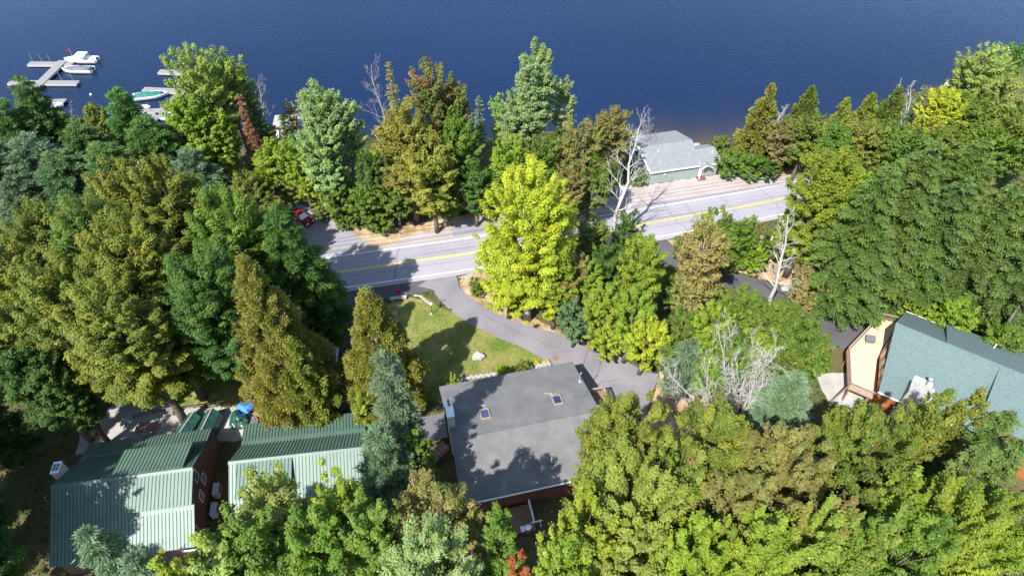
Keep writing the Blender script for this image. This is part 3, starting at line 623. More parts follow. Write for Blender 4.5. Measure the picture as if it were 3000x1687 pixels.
def dock(label, spine, fingers, wsp=1.7, wf=1.5, posts=()):
    z = WL+.62; a = P(*spine[0], z); b = P(*spine[1], z); c = (a+b)/2
    t = empty('dock', (c[0], c[1], WL), 0, label, 'dock', 'floating docks on the left shore')
    def seg(name, s, e, wd, zz):
        s = s-c; e = e-c; L = math.dist(s[:2], e[:2]); an = math.atan2(e[1]-s[1], e[0]-s[0]); mx = (s+e)/2
        m = MB(); m.box((mx[0], mx[1], zz), (L, wd, .1), rz=an); d = m.build(name, 'wood', t)
        q = MB()
        for sg in (-1, 1): q.box((mx[0]-math.sin(an)*sg*(wd/2+.03), mx[1]+math.cos(an)*sg*(wd/2+.03), zz-.16), (L+.05, .07, .42), rz=an)
        for sg in (-1, 1): q.box((mx[0]+math.cos(an)*sg*(L/2+.03), mx[1]+math.sin(an)*sg*(L/2+.03), zz-.16), (.07, wd, .42), rz=an)
        q.build('fender_board', 'dockside', d)
        k = max(2, int(L/3))
        for i in range(k):
            q = MB(); x = -L/2+L*(i+.5)/k; q.box((mx[0]+math.cos(an)*x, mx[1]+math.sin(an)*x, zz-.5), (1.4, wd*.8, .35), rz=an); q.build('float', 'greytone', d)
    seg('walkway', a, b, wsp, .74)
    for s, e in fingers: seg('finger_dock', P(*s, z), P(*e, z), wf, .55)
    for px, py in posts:
        p = P(px, py, z)-c; m = MB(); m.cyl((p[0], p[1], .3), .07, 2.0, 8); m.build('mooring_pole', 'wood', t)
    return t
dock('weathered dock with two long finger docks and the white boats at its far end', ((76, 286), (184, 180)), (((26, 241), (227, 242)), ((84, 186), (212, 186))), posts=((97, 181), (123, 180), (149, 182), (179, 232), (213, 233)))
dock('weathered dock half hidden by the tall yellow-green trees with the green covered boat', ((434, 364), (604, 206)), (((466, 209), (650, 216)), ((420, 261), (606, 270)), ((372, 324), (464, 324))), posts=((491, 205), (410, 322), (440, 322), (395, 321)))
p = P(165, 299, WL+.5); t = empty('dock', (p[0], p[1], WL), R(4), 'short grey dock end beside the small open boat', 'dock', 'floating docks on the left shore')
m = MB(); m.box((0, 0, .55), (3.6, 1.8, .12)); d = m.build('walkway', 'wood', t); m = MB(); m.box((0, -.93, .4), (3.6, .07, .4)); m.box((0, .93, .4), (3.6, .07, .4)); m.build('fender_board', 'dockside', d)
p = P(425, 311, WL+.3); t = MB(); t.lump((0, 0, .15), (1.1, .55, .35), 3, .1, 12, 8, -.3)
o = t.build('dinghy', 'white', None, 'tiny upturned white dinghy floating beside the lower finger dock'); o['category'] = 'dinghy'; o.location = (p[0], p[1], WL)
for i, (x, y, lb) in enumerate(((2956, 144, 'small white buoy floating alone off the right shore'), (2996, 148, 'white float at the right edge beside the far green tree'), (266, 277, 'tiny white buoy in the open water between the left docks'))):
    p = P(x, y, WL+.2); m = MB(); m.lump((0, 0, .15), (.9, .6, .4) if i < 2 else (.25, .25, .3), i, .08, 12, 8, -.5); o = m.build('buoy', 'white', None, lb); o['category'] = 'buoy'; o['group'] = 'floats on the lake'; o.location = (p[0], p[1], WL)

# ------------------------------------------------------------------ vehicles
def car(name, px, py, rz, paint, label, L=4.6, Wd=1.85, Ht=1.45, cat='car', glare=False, pickup=False):
    p = P(px, py, .6); c = empty(name, (p[0], p[1], .03), rz, label, cat)
    h = L/2
    prof = [(-h, .35), (-h, .82), (-h+.1, .93), (-h*.55, .98), (h*.42, .95), (h*.85, .82), (h, .62), (h, .32)]
    m = MB(); k = len(prof); ys = (-Wd/2, -Wd/2+.12, Wd/2-.12, Wd/2); vs = []
    for j, y in enumerate(ys):
        for x, z in prof: vs.append((x*(1 if j in (1, 2) else .965), y, z if j in (1, 2) else z-.07*(z > .5)))
    fs = [(j*k+i, j*k+(i+1) % k, (j+1)*k+(i+1) % k, (j+1)*k+i) for j in range(3) for i in range(k)]+[tuple(range(k)), tuple(range(3*k, 4*k))]
    m.add(vs, fs); body = m.build('body', paint, c)
    x0, x1, x2, x3 = (-h*.72, -h*.45, h*.08, h*.45) if not pickup else (-h*.2, -h*.12, h*.15, h*.42)
    wl, wt = Wd/2-.13, Wd/2-.3
    g = MB(); g.add([(x0, -wl, .93), (x3, -wl, .93), (x3, wl, .93), (x0, wl, .93), (x1, -wt, Ht-.03), (x2, -wt, Ht-.03), (x2, wt, Ht-.03), (x1, wt, Ht-.03)], [(0, 1, 5, 4), (1, 2, 6, 5), (2, 3, 7, 6), (3, 0, 4, 7), (4, 5, 6, 7)]); g.build('window', 'glass', c)
    r = MB(); r.slab([(x1-.05, -wt-.02, Ht), (x2+.05, -wt-.02, Ht), (x2+.05, wt+.02, Ht), (x1-.05, wt+.02, Ht)], .05)
    for sy in (-1, 1):
        for a, b in (((x0, wl), (x1, wt)), ((x3, wl), (x2, wt)), (((x0+x3)/2, wl), ((x1+x2)/2, wt))): r.tube([(a[0], sy*a[1], .95), (b[0], sy*(b[1]+.01), Ht-.02)], .045, 4)
    r.build('roof', paint, c)
    if glare:
        q = MB(); q.slab([(x3-.02, -wl+.05, 1.0), (x3-.02, wl-.05, 1.0), (x2+.06, wt-.03, Ht-.02), (x2+.06, -wt+.03, Ht-.02)], .02); q.build('windscreen_glare', 'white', c)  # white sheet over the glass stands in for the sky's reflection
    if pickup:
        q = MB(); q.box((-h*.6, 0, 1.0), (h*.7, Wd-.3, .06)); q.build('bed', 'greytone', c)
    for sx in (-h*.62, h*.62):
        for sy in (-1, 1):
            w_ = MB(); w_.tube([(sx, sy*(Wd/2-.22), .33), (sx, sy*(Wd/2+.01), .33)], .33, 14); wh = w_.build('wheel', 'rubber', c)
            w_ = MB(); w_.tube([(sx, sy*(Wd/2), .33), (sx, sy*(Wd/2+.025), .33)], .2, 10); w_.build('rim', 'steel', wh)
    for sy in (-1, 1):
        q = MB(); q.box((h-.06, sy*(Wd/2-.32), .66), (.16, .38, .14)); q.build('headlight', 'white', c)
        q = MB(); q.box((-h+.03, sy*(Wd/2-.25), .74), (.1, .3, .16)); q.build('taillight', 'hydrant', c)
    q = MB(); q.box((h*.7, 0, .885), (.5, .28, .02), ry=R(10)); q.build('bonnet_scoop', 'greytone', c)
    return c
car('parked_car', 884, 637, R(-38), 'red_paint', 'red car with white windscreen glare sheet parked on the side road under trees', glare=True)
car('pickup_truck', 966, 1062, R(95), 'white_car', 'white pickup truck hidden in shade between the two tall cedars', L=5.4, Wd=1.95, Ht=1.8, cat='truck', pickup=True)

# ------------------------------------------------------------------ yard and roadside objects
def at(px, py, z=0): p = P(px, py, z); return (p[0], p[1], z)
t = empty('fire_hydrant', at(1168, 862), 0, 'red fire hydrant with pale base beside the shaded stone planter', 'hydrant')
m = MB(); m.cyl((0, 0, .25), .16, .75, 12); m.lump((0, 0, 1.02), (.19, .19, .16), 1, .02, 12, 8, -.2); m.cyl((0, 0, .95), .2, .06, 12); m.build('body', 'hydrant', t)
m = MB(); m.cyl((0, 0, 0), .2, .26, 12); m.build('base', 'stone_pale', t)
m = MB(); m.tube([(-.3, 0, .7), (.3, 0, .7)], .08, 8); m.tube([(0, -.28, .62), (0, 0, .62)], .1, 8); m.build('nozzle', 'hydrant', t)
m = MB(); m.cyl((.22, .1, .3), .03, 1.2, 6); m.build('marker_rod', 'hydrant', t)
t = empty('lamp_post', at(1267, 921), 0, 'black lamp post with a small white lantern at the lawn corner', 'lamp post')
m = MB(); m.cyl((0, 0, .1), .045, 1.95, 8); m.build('pole', 'black', t)
m = MB(); m.cyl((0, 0, 2.05), .14, .3, 8, .18); m.cyl((0, 0, 2.35), .2, .16, 8, .04); m.build('lantern', 'white', t)
m = MB(); m.lump((-.15, 0, .08), (.28, .24, .2), 4, .3); m.build('base', 'stone_pale', t)
t = empty('bench', at(1168, 878), R(8), 'low grey stone bench in shade behind the fire hydrant', 'bench')
m = MB(); m.box((0, 0, .45), (2.4, .6, .14)); m.build('seat', 'stone', t)
for sx in (-.9, .9): m = MB(); m.box((sx, 0, .2), (.3, .5, .4)); m.build('leg', 'stone', t)
t = MB(); pts = [at(1215, 866), at(1232, 868), at(1248, 882), at(1262, 892)]
for i in range(3):
    a, b = Vector(pts[i]), Vector(pts[i+1])
    for k in range(5): p = a.lerp(b, (k+.5)/5); t.lump((p.x, p.y, .06), (.24+.05*math.sin(k*3), .15, .15), i*7+k, .35, 10, 7)
o = t.build('stone_edging', 'stone_pale', None, 'row of pale edging stones along the lawn corner by the driveway'); o['category'] = 'edging'
t = empty('tree_stump', at(1161, 934), 0, 'weathered grey tree stump with a pale stone on top at the lawn edge', 'stump')
m = MB(); m.tube([(0, 0, 0), (.02, 0, .4), (0, .03, 1.3)], [.42, .34, .33], 12); m.build('stump', 'deadgrey', t)
o = MB(); o.lump((.1, .05, 1.38), (.22, .2, .16), 5, .3); o.build('cap_stone', 'stone_pale', t)
t = MB(); t.lump((0, 0, .22), (.85, .6, .75), 11, .35, 18, 12, -.25); o = t.build('boulder', 'stone', None, 'round grey boulder sitting alone on the lawn'); o['category'] = 'boulder'; o.location = at(1401, 1048, .0)
t = MB(); t.cyl((0, 0, .03), .42, .025, 18); o = t.build('manhole_cover', 'brownwood', None, 'rusty round cover set in the driveway by the lawn'); o['category'] = 'manhole cover'; o.location = at(1628, 1048, .02)
# roadside sign
t = empty('road_sign', at(1088, 690), 0, 'small white roadside sign on a thin post by the green bushes', 'sign')
m = MB(); m.cyl((0, 0, 0), .04, 2.2, 6); m.build('post', 'steel', t); m = MB(); m.box((0, -.06, 1.85), (.55, .03, .75)); m.build('panel', 'white', t)
t = empty('road_sign', at(962, 634), R(20), 'short pale marker post beside the side road bushes', 'post'); m = MB(); m.box((0, 0, .6), (.12, .12, 1.2)); m.build('post', 'trim', t); m = MB(); m.box((0, -.07, 1.05), (.2, .02, .25)); m.build('plate', 'white', t)
# mums and shrubs by the grey house wall
for i, (x, y, lb) in enumerate(((1569, 1070, 'yellow chrysanthemum mound, left one by the low stone wall'), (1600, 1065, 'yellow chrysanthemum mound, right one by the low stone wall'))):
    t = empty('flowering_plant', at(x, y), 0, lb, 'flower', 'yellow mums by the wall'); m = MB()
    for k in range(60):
        a = k*2.4; rr_ = .45*math.sqrt(k/60); m.lump((rr_*math.cos(a), rr_*math.sin(a), .5-.6*rr_*rr_), (.09, .09, .07), k, .2, 6, 4)
    m.build('bloom', 'yellow_flower', t); m = MB(); m.lump((0, 0, .25), (.42, .42, .3), 3, .3); m.build('foliage', 'lawn', t)
t = MB(); a, b = Vector(at(1345, 1112)), Vector(at(1455, 1096))
for k in range(22): p = a.lerp(b, (k+.5)/22); t.lump((p.x, p.y+.15*math.sin(k*2.1), .15), (.28, .22, .22), k, .35, 10, 7)
o = t.build('stone_wall', 'stone_pale', None, 'low dry stone wall along the lawn behind the grey house roof, left length'); o['category'] = 'wall'
t = MB(); a, b = Vector(at(1560, 1080)), Vector(at(1612, 1068))
for k in range(12): p = a.lerp(b, (k+.5)/12); t.lump((p.x, p.y+.15*math.sin(k*2.1), .25), (.3, .3, .3), k+40, .35, 10, 7)
o = t.build('stone_wall', 'stone_pale', None, 'low dry stone wall beside the yellow mums at the driveway'); o['category'] = 'wall'
# grill and sawhorse behind the grey house
t = empty('grill', world(G, 6.4, -9.1, .0), R(13), 'white lidded grill on the rear deck corner of the grey house', 'grill')
m = MB(); m.box((0, 0, 1.1), (.75, .6, .3)); m.box((0, 0, .5), (.6, .5, .9)); m.build('cabinet', 'greytone', t); m = MB(); m.lump((0, 0, 1.2), (.42, .34, .3), 2, .05, 12, 8, -.1); m.build('lid', 'white', t); m = MB(); m.box((-.6, 0, 1.12), (.45, .6, .05)); m.build('shelf', 'white', t)
t = empty('sawhorse', at(1571, 1537, .0), R(14), 'white wooden trestle standing in the dark shade behind the grey house', 'trestle')
m = MB(); m.box((0, 0, .9), (1.3, .14, .12)); m.build('beam', 'trim', t)
for sx in (-.45, .45): m = MB(); m.tube([(sx, 0, .88), (sx, .3, 0)], .05, 4); m.tube([(sx, 0, .88), (sx, -.3, 0)], .05, 4); m.build('leg', 'trim', t)
for i, (u_, v_, lb) in enumerate(((4.0, 4.6, 'small fallen twig lying on the grey roof above the left skylight'), (12.4, 4.3, 'small fallen twig lying on the grey roof above the right skylight'), (2.2, 4.7, 'thin fallen twig on the grey roof beside the chimney'))):
    rq = random.Random(40+i); q = MB()
    for k in range(7):
        a_ = rq.uniform(0, 6.28); p0 = Vector((rq.uniform(-.3, .3), rq.uniform(-.3, .3), .06)); q.tube([p0, p0+Vector((math.cos(a_), math.sin(a_)*.9, 0))*rq.uniform(.3, .8)], .022, 4)
    o = q.build('fallen_twig', 'deadwood', None, lb); o['category'] = 'twig'; o['group'] = 'twigs on the grey roof'; o.location = world(G, u_, v_, on_N(v_)); o.rotation_euler = (-math.atan(2.45/9.1), 0, R(12.95))
# cabin yard
def swing(px, py, lb, rz, cloth):
    t = empty('canopy_swing', at(px, py), rz, lb, 'swing', 'green canopy swings in the yard')
    m = MB(); m.slab([(-.9, -1.7, 1.55), (-.9, 1.7, 1.5), (-.08, 1.75, 2.1), (-.08, -1.75, 2.1)], .05); m.slab([(.08, -1.75, 2.1), (.08, 1.75, 2.1), (.85, 1.6, 1.5), (.85, -1.7, 1.45)], .05)
    m.slab([(-1.0, -1.6, .1), (-1.0, 1.6, .1), (-.92, 1.65, 1.5), (-.92, -1.65, 1.5)], .03); m.slab([(1.0, -1.6, .1), (1.0, 1.6, .1), (.86, 1.65, 1.45), (.86, -1.65, 1.45)], .03)
    m.build('canopy', cloth, t)
    m = MB(); m.tube([(0, -1.85, 2.13), (0, 1.85, 2.13)], .1, 6); m.build('ridge_pole', 'stone_pale', t)
    for sy in (-1.7, 1.7):
        m = MB(); m.tube([(-.95, sy, 0), (0, sy, 2.1)], .04, 5); m.tube([(.95, sy, 0), (0, sy, 2.1)], .04, 5); m.build('end_frame', 'steel', t)
    m = MB(); m.box((0, 0, .55), (.6, 2.6, .1)); m.box((-.3, 0, .85), (.08, 2.6, .5)); m.build('seat', 'green_tarp', t)
swing(562, 1268, 'green tarp-covered swing with pale ridge pole, left one on the yard', R(-14), 'green_tarp')
swing(621, 1258, 'green tarp-covered swing beside the cabin eave, right one on the yard', R(-6), 'green_tarp')
t = MB(); t.lump((0, 0, .5), (1.0, 1.3, .85), 21, .6, 18, 12, -.55); o = t.build('tarp_heap', 'green_tarp', None, 'crumpled dark green tarp heap between the two cabins'); o['category'] = 'tarp'; o.location = at(703, 1236); o.rotation_euler.z = R(40)
t = MB(); t.lump((0, 0, .55), (1.05, .7, .55), 23, .4, 18, 12, -1.0); o = t.build('tarp_heap', 'blue_tarp', None, 'bright blue tarp over a pile beneath the left cedar'); o['category'] = 'tarp'; o.location = at(722, 1203)
t = empty('fire_pit', at(740, 1238), 0, 'round brown fire pit beside the blue tarp', 'fire pit'); m = MB(); m.tube([(0, 0, 0), (0, 0, .35)], [.65, .75], 16); m.build('bowl', 'brownwood', t); m = MB(); m.cyl((0, 0, .36), .5, .06, 14); m.build('ash_grate', 'greytone', t)
t = empty('box_grill', at(1008, 1208), R(5), 'dark box grill standing on bare soil behind the cabin', 'grill'); m = MB(); m.box((0, 0, .7), (.95, .8, .9)); m.build('cabinet', 'black', t); m = MB(); m.box((0, 0, 1.2), (1.0, .85, .12)); m.box((-.2, -.3, 1.3), (.15, .1, .08)); m.build('lid', 'greytone', t)
for sx in (-.4, .4): m = MB(); m.box((sx, 0, .12), (.08, .7, .25)); m.build('leg', 'black', t)
t = empty('picnic_table', at(432, 1262), R(14), 'dark picnic table with pale benches in the shade beside the left cabin', 'table')
m = MB(); m.box((0, 0, .75), (2.2, .9, .08)); m.build('tabletop', 'brownwood', t)
for sy in (-.95, .95): m = MB(); m.box((0, sy, .45), (2.0, .32, .06)); m.build('seat', 'wood', t)
m = MB()
for sx in (-.8, .8):
    m.tube([(sx, -1.0, 0), (sx, -.3, .74)], .05, 4); m.tube([(sx, 1.0, 0), (sx, .3, .74)], .05, 4); m.box((sx, 0, .42), (.08, 2.0, .08))
m.build('trestle', 'brownwood', t)
# rail fence at the yard edge
c0 = Vector(at(520, 1205)); t = empty('rail_fence', c0, 0, 'low dark pole fence along the gravel yard above the swings', 'fence')
fp = [Vector(at(*q))-c0 for q in ((395, 1226), (450, 1212), (510, 1203), (570, 1195), (635, 1191))]
for p in fp: m = MB(); m.box((p.x, p.y, .45), (.12, .12, .9)); m.build('post', 'bark_dark', t)
for z in (.35, .8): m = MB(); m.tube([p+Vector((0, 0, z)) for p in fp], .06, 5); m.build('rail', 'bark_dark', t)
for i, (x, y) in enumerate(((503, 1208), (521, 1206))):
    t = empty('folding_chair', at(x, y+6), R(10), ('pale slatted folding chair at the pole fence, left one', 'dark slatted folding chair at the pole fence, right one')[i], 'chair')
    m = MB(); m.box((0, 0, .42), (.9, .5, .06)); m.build('seat', ('wood', 'greytone')[i], t); m = MB(); m.box((0, .3, .75), (.9, .06, .6), rx=R(-15)); m.build('backrest', ('wood', 'greytone')[i], t)
    for sx in (-.38, .38): m = MB(); m.box((sx, 0, .2), (.05, .5, .4)); m.build('leg', 'rail', t)
# outdoor air conditioners by the left cabin gable
ac = None
for i, (v, z, lb) in enumerate(((.65, .95, 'white outdoor air conditioner unit by the cabin gable, farther one'), (-1.55, .65, 'white outdoor air conditioner unit by the cabin gable, nearer one'))):
    t = empty('air_conditioner', world(A, LA+.35, v, 0), R(8.6), lb, 'air conditioner', 'air conditioners beside the cabin')
    m = MB(); m.box((0, 0, z), (.62, 1.35, 1.15)); b = m.build('casing', 'ac', t)
    m = MB(); m.tube([(.32, .12, z), (.35, .12, z)], .42, 18); m.build('fan_grille', 'greytone', b)
    for sy in (-.5, .5): m = MB(); m.box((0, sy, (z-.57)/2), (.5, .08, max(.05, z-.57))); m.build('leg', 'steel', t)
# boulders by the boathouse gravel
rr = random.Random(11); rk = ['long pale boulder', 'round pale boulder', 'small pale boulder', 'low flat boulder', 'broad pale boulder', 'tall pale boulder']
for i, (x, y, s) in enumerate(((2110, 511, .5), (2128, 509, .45), (2145, 508, .7), (2172, 506, .7), (1886, 531, .8), (2040, 428, .7), (2128, 452, .7))):
    t = MB(); t.lump((0, 0, .15*s), (s*rr.uniform(.8, 1.3), s*.8, s*.6), 30+i, .5, 14, 10, -.3); o = t.build('boulder', 'stone_pale', None, ('small pale boulder nearest the boathouse right wall', 'second pale boulder along the gravel edge right of the boathouse', 'pale oblong boulder between shrubs and gravel right of boathouse', 'rightmost pale boulder along the boathouse gravel edge', 'pale rock at the left front corner of the boathouse', 'boulder on the shore behind the boathouse wing', 'grey boulder against the right end of boathouse wing')[i]); o['category'] = 'boulder'; o['group'] = 'boulders around the boathouse'; o.location = at(x, y)
# stones along right driveway bank
for i, (x, y) in enumerate(((2060, 782), (2300, 846), (2540, 928), (2555, 932), (2572, 940), (2520, 922))):
    t = MB(); s = rr.uniform(.35, .6); t.lump((0, 0, .1), (s*1.3, s, s*.6), 60+i, .5, 12, 8, -.3); o = t.build('boulder', 'stone_pale', None, ('pale rock at the upper bend of the right driveway', 'pale rock halfway along the right driveway edge under the rusty tree', 'edging rock of the right driveway, third from the deck', 'edging rock of the right driveway, second from the deck', 'edging rock of the right driveway nearest the deck', 'edging rock of the right driveway, fourth from the deck')[i]); o['category'] = 'boulder'; o['group'] = 'rocks edging the right driveway'; o.location = at(x, y)

# utility poles and wires
def pole(x, y, h, lb):
    t = empty('utility_pole', (x, y, 0), R(14), lb, 'utility pole', 'utility poles along the road')
    m = MB(); m.tube([(0, 0, 0), (0, 0, h)], [.17, .12], 10); m.build('pole', 'bark_dark', t); m = MB(); m.box((0, 0, h-.6), (.12, 2.4, .14)); m.build('crossarm', 'bark_dark', t)
    for s in (-1.1, -.4, .4, 1.1):
        m = MB(); m.cyl((0, s, h-.53), .05, .18, 8); m.build('insulator', 'greytone', t)
    return t
PA = (-62, 58.5); PB = (66, 87.5)
pole(*PA, 9.0, 'utility pole hidden among the dark green trees left of the road'); pole(*PB, 9.0, 'utility pole hidden among the hemlocks right of the road')
for i, (dy, z, lb) in enumerate(((1.1, 8.6, 'thin black overhead wire nearest the lake side of the road'), (.4, 8.6, 'second thin black overhead wire from the lake side'), (-.4, 8.6, 'third thin black overhead wire from the lake side'), (-1.1, 8.5, 'thin black overhead wire on the house side of the road'), (.1, 7.2, 'lowest sagging black cable between the utility poles'))):
    pts = []
    for k in range(33):
        t = k/32; pts.append((PA[0]+(PB[0]-PA[0])*t-.25*dy, PA[1]+(PB[1]-PA[1])*t+dy, z-3.2*t*(1-t)*(.5 if i < 4 else .6)))
    m = MB(); m.tube(pts, .022 if i < 4 else .03, 5); o = m.build('overhead_wire', 'black', None, lb); o['category'] = 'wire'; o['group'] = 'wires between the utility poles'
a = world(G, 16.5, 5.6, 6.45); b = Vector((-2+18, 72, 7.4)); m = MB(); m.tube([a.lerp(b, t/12)+Vector((0, 0, -1.6*(t/12)*(1-t/12))) for t in range(13)], .025, 5); o = m.build('overhead_wire', 'black', None, 'black service wire running from the road to the grey house mast'); o['category'] = 'wire'

# ------------------------------------------------------------------ trees
def leaf_object(name, parent, c, t, nrm, l, wd, tone, mixf, material, color, tint):
    n = len(c)
    t = t/np.maximum(np.linalg.norm(t, axis=1, keepdims=True), 1e-6)
    b = np.cross(nrm, t); b /= np.maximum(np.linalg.norm(b, axis=1, keepdims=True), 1e-6)
    v = np.empty((n, 4, 3), np.float32)
    v[:, 0] = c+t*l[:, None]; v[:, 1] = c+b*wd[:, None]; v[:, 2] = c-t*l[:, None]; v[:, 3] = c-b*wd[:, None]
    me = bpy.data.meshes.new(name); me.vertices.add(4*n); me.loops.add(4*n); me.polygons.add(n)
    me.vertices.foreach_set('co', v.ravel()); me.loops.foreach_set('vertex_index', np.arange(4*n, dtype=np.int32))
    me.polygons.foreach_set('loop_start', np.arange(0, 4*n, 4, dtype=np.int32))
    me.update()
    for nm, a in (('tone', tone), ('mixf', mixf)):
        at_ = me.attributes.new(nm, 'FLOAT', 'FACE'); at_.data.foreach_set('value', a.astype(np.float32))
    me.materials.append(material); o = bpy.data.objects.new(name, me); C.objects.link(o)
    if parent: o.parent = parent
    o.color = tuple(color)+(1,); o['tint'] = tuple(tint)
    return o
NLEAF = 0
def unit(rng, n):
    v = rng.normal(size=(n, 3)); return v/np.linalg.norm(v, axis=1, keepdims=True)
def fill_clusters(rng, cl, spec):
    """cl: centres (k,3), radii (k,3), outward axis (k,3), per-cluster mix (k)."""
    cc, cr, cax, cm = cl; k = len(cc)
    area = 4*math.pi*(np.mean(cr, axis=1)**2)*.62; la = 2*spec['l']*spec['w']
    n = np.maximum(6, (spec['cover']*area/la)).astype(int); idx = np.repeat(np.arange(k), n); N = len(idx)
    d = unit(rng, N); up_ = spec.get('up', .55)
    d[:, 2] = np.where((d[:, 2] < -.25) & (rng.random(N) < .7), -d[:, 2], d[:, 2])
    rad = rng.random(N)**.36
    rad = np.where(rng.random(N) < .14, rad*rng.uniform(1.05, 1.45, N), rad)
    # local frame: radial axis, side, up
    ax = cax[idx]; side = np.stack([-ax[:, 1], ax[:, 0], 0*ax[:, 0]], 1); side[:, 0] += 1e-5; side /= np.maximum(np.linalg.norm(side, axis=1, keepdims=True), 1e-6)
    upv = np.cross(ax, side); upv *= np.where(upv[:, 2:3] < 0, -1, 1)
    r3 = cr[idx]*rad[:, None]
    off = ax*(d[:, 0]*r3[:, 0])[:, None]+side*(d[:, 1]*r3[:, 1])[:, None]+upv*(d[:, 2]*r3[:, 2])[:, None]
    droop = spec.get('droop', 0)
    if droop: off[:, 2] -= droop*np.maximum(0, d[:, 0]*rad)*r3[:, 0]
    pos = cc[idx]+off
    dw = off/np.maximum(np.linalg.norm(off, axis=1, keepdims=True), 1e-6)
    nr = dw*.8+unit(rng, N)*spec.get('rand', .75)+np.array([0, 0, up_]); nr /= np.linalg.norm(nr, axis=1, keepdims=True)
    if spec.get('needle'):
        t = dw*.8+ax*.6+unit(rng, N)*.55
    else:
        t = np.cross(nr, unit(rng, N))
    nr = nr - t*((nr*t).sum(1)/np.maximum((t*t).sum(1), 1e-6))[:, None]
    s = rng.uniform(.7, 1.3, N)
    tone = rng.normal(1, .12, N)+rng.normal(0, .1, k)[idx]
    mixf = np.clip(cm[idx]+rng.normal(0, .16, N), 0, 1)
    return pos, t, nr, spec['l']*s, spec['w']*s, np.clip(tone, .4, 1.7), mixf
def bumpy(rng, d, amp):
    ks = unit(rng, 5)*np.array([2.2, 2.8, 3.6, 4.5, 5.5])[:, None]; ph = rng.uniform(0, 6.28, 5); a = np.array([1, .8, .6, .5, .4])
    return 1+amp*(np.sin(d@ks.T+ph)*a).sum(1)/1.7
def limb_mesh(rng, h, r0, targets, top, wob=.25, nlimb=9):
    m = MB(); pts = []
    for i in range(8):
        t = i/7; pts.append((wob*math.sin(3*t+rng.random())*t, wob*math.cos(2.3*t)*t*.8, top*t))
    m.tube(pts, [r0*(1-.78*t)+.015 for t in np.linspace(0, 1, 8)], 8)
    if len(targets):
        for q in targets[rng.permutation(len(targets))[:nlimb]]:
            z0 = min(top*.95, max(top*.2, q[2]-.55*math.hypot(q[0], q[1]))); t = z0/top
            p0 = Vector((wob*math.sin(3*t)*t, wob*math.cos(2.3*t)*t*.8, z0)); p3 = Vector(q); mid = p0.lerp(p3, .5)+Vector(rng.normal(0, .25, 3)); rr_ = r0*(1-.78*t)*.55
            m.tube([p0, p0.lerp(mid, .6), mid, mid.lerp(p3, .6), p3], [rr_, rr_*.8, rr_*.6, rr_*.42, .02], 5, cap=False)
    return m
SPEC = {
 'maple': dict(l=.122, w=.088, cover=1.2, up=.75, rand=.55),
 'birch': dict(l=.112, w=.078, cover=.95, up=.7, rand=.75),
 'cedar': dict(l=.14, w=.066, cover=1.25, up=.35, rand=.8, needle=True),
 'pine': dict(l=.22, w=.05, cover=1.25, up=.5, rand=.75, needle=True),
 'spruce': dict(l=.2, w=.05, cover=1.4, up=.45, rand=.6, needle=True, droop=.25),
 'hemlock': dict(l=.165, w=.066, cover=1.3, up=.75, rand=.45, needle=True, droop=.35),
 'shrub': dict(l=.118, w=.082, cover=1.2, up=.75, rand=.55),
}
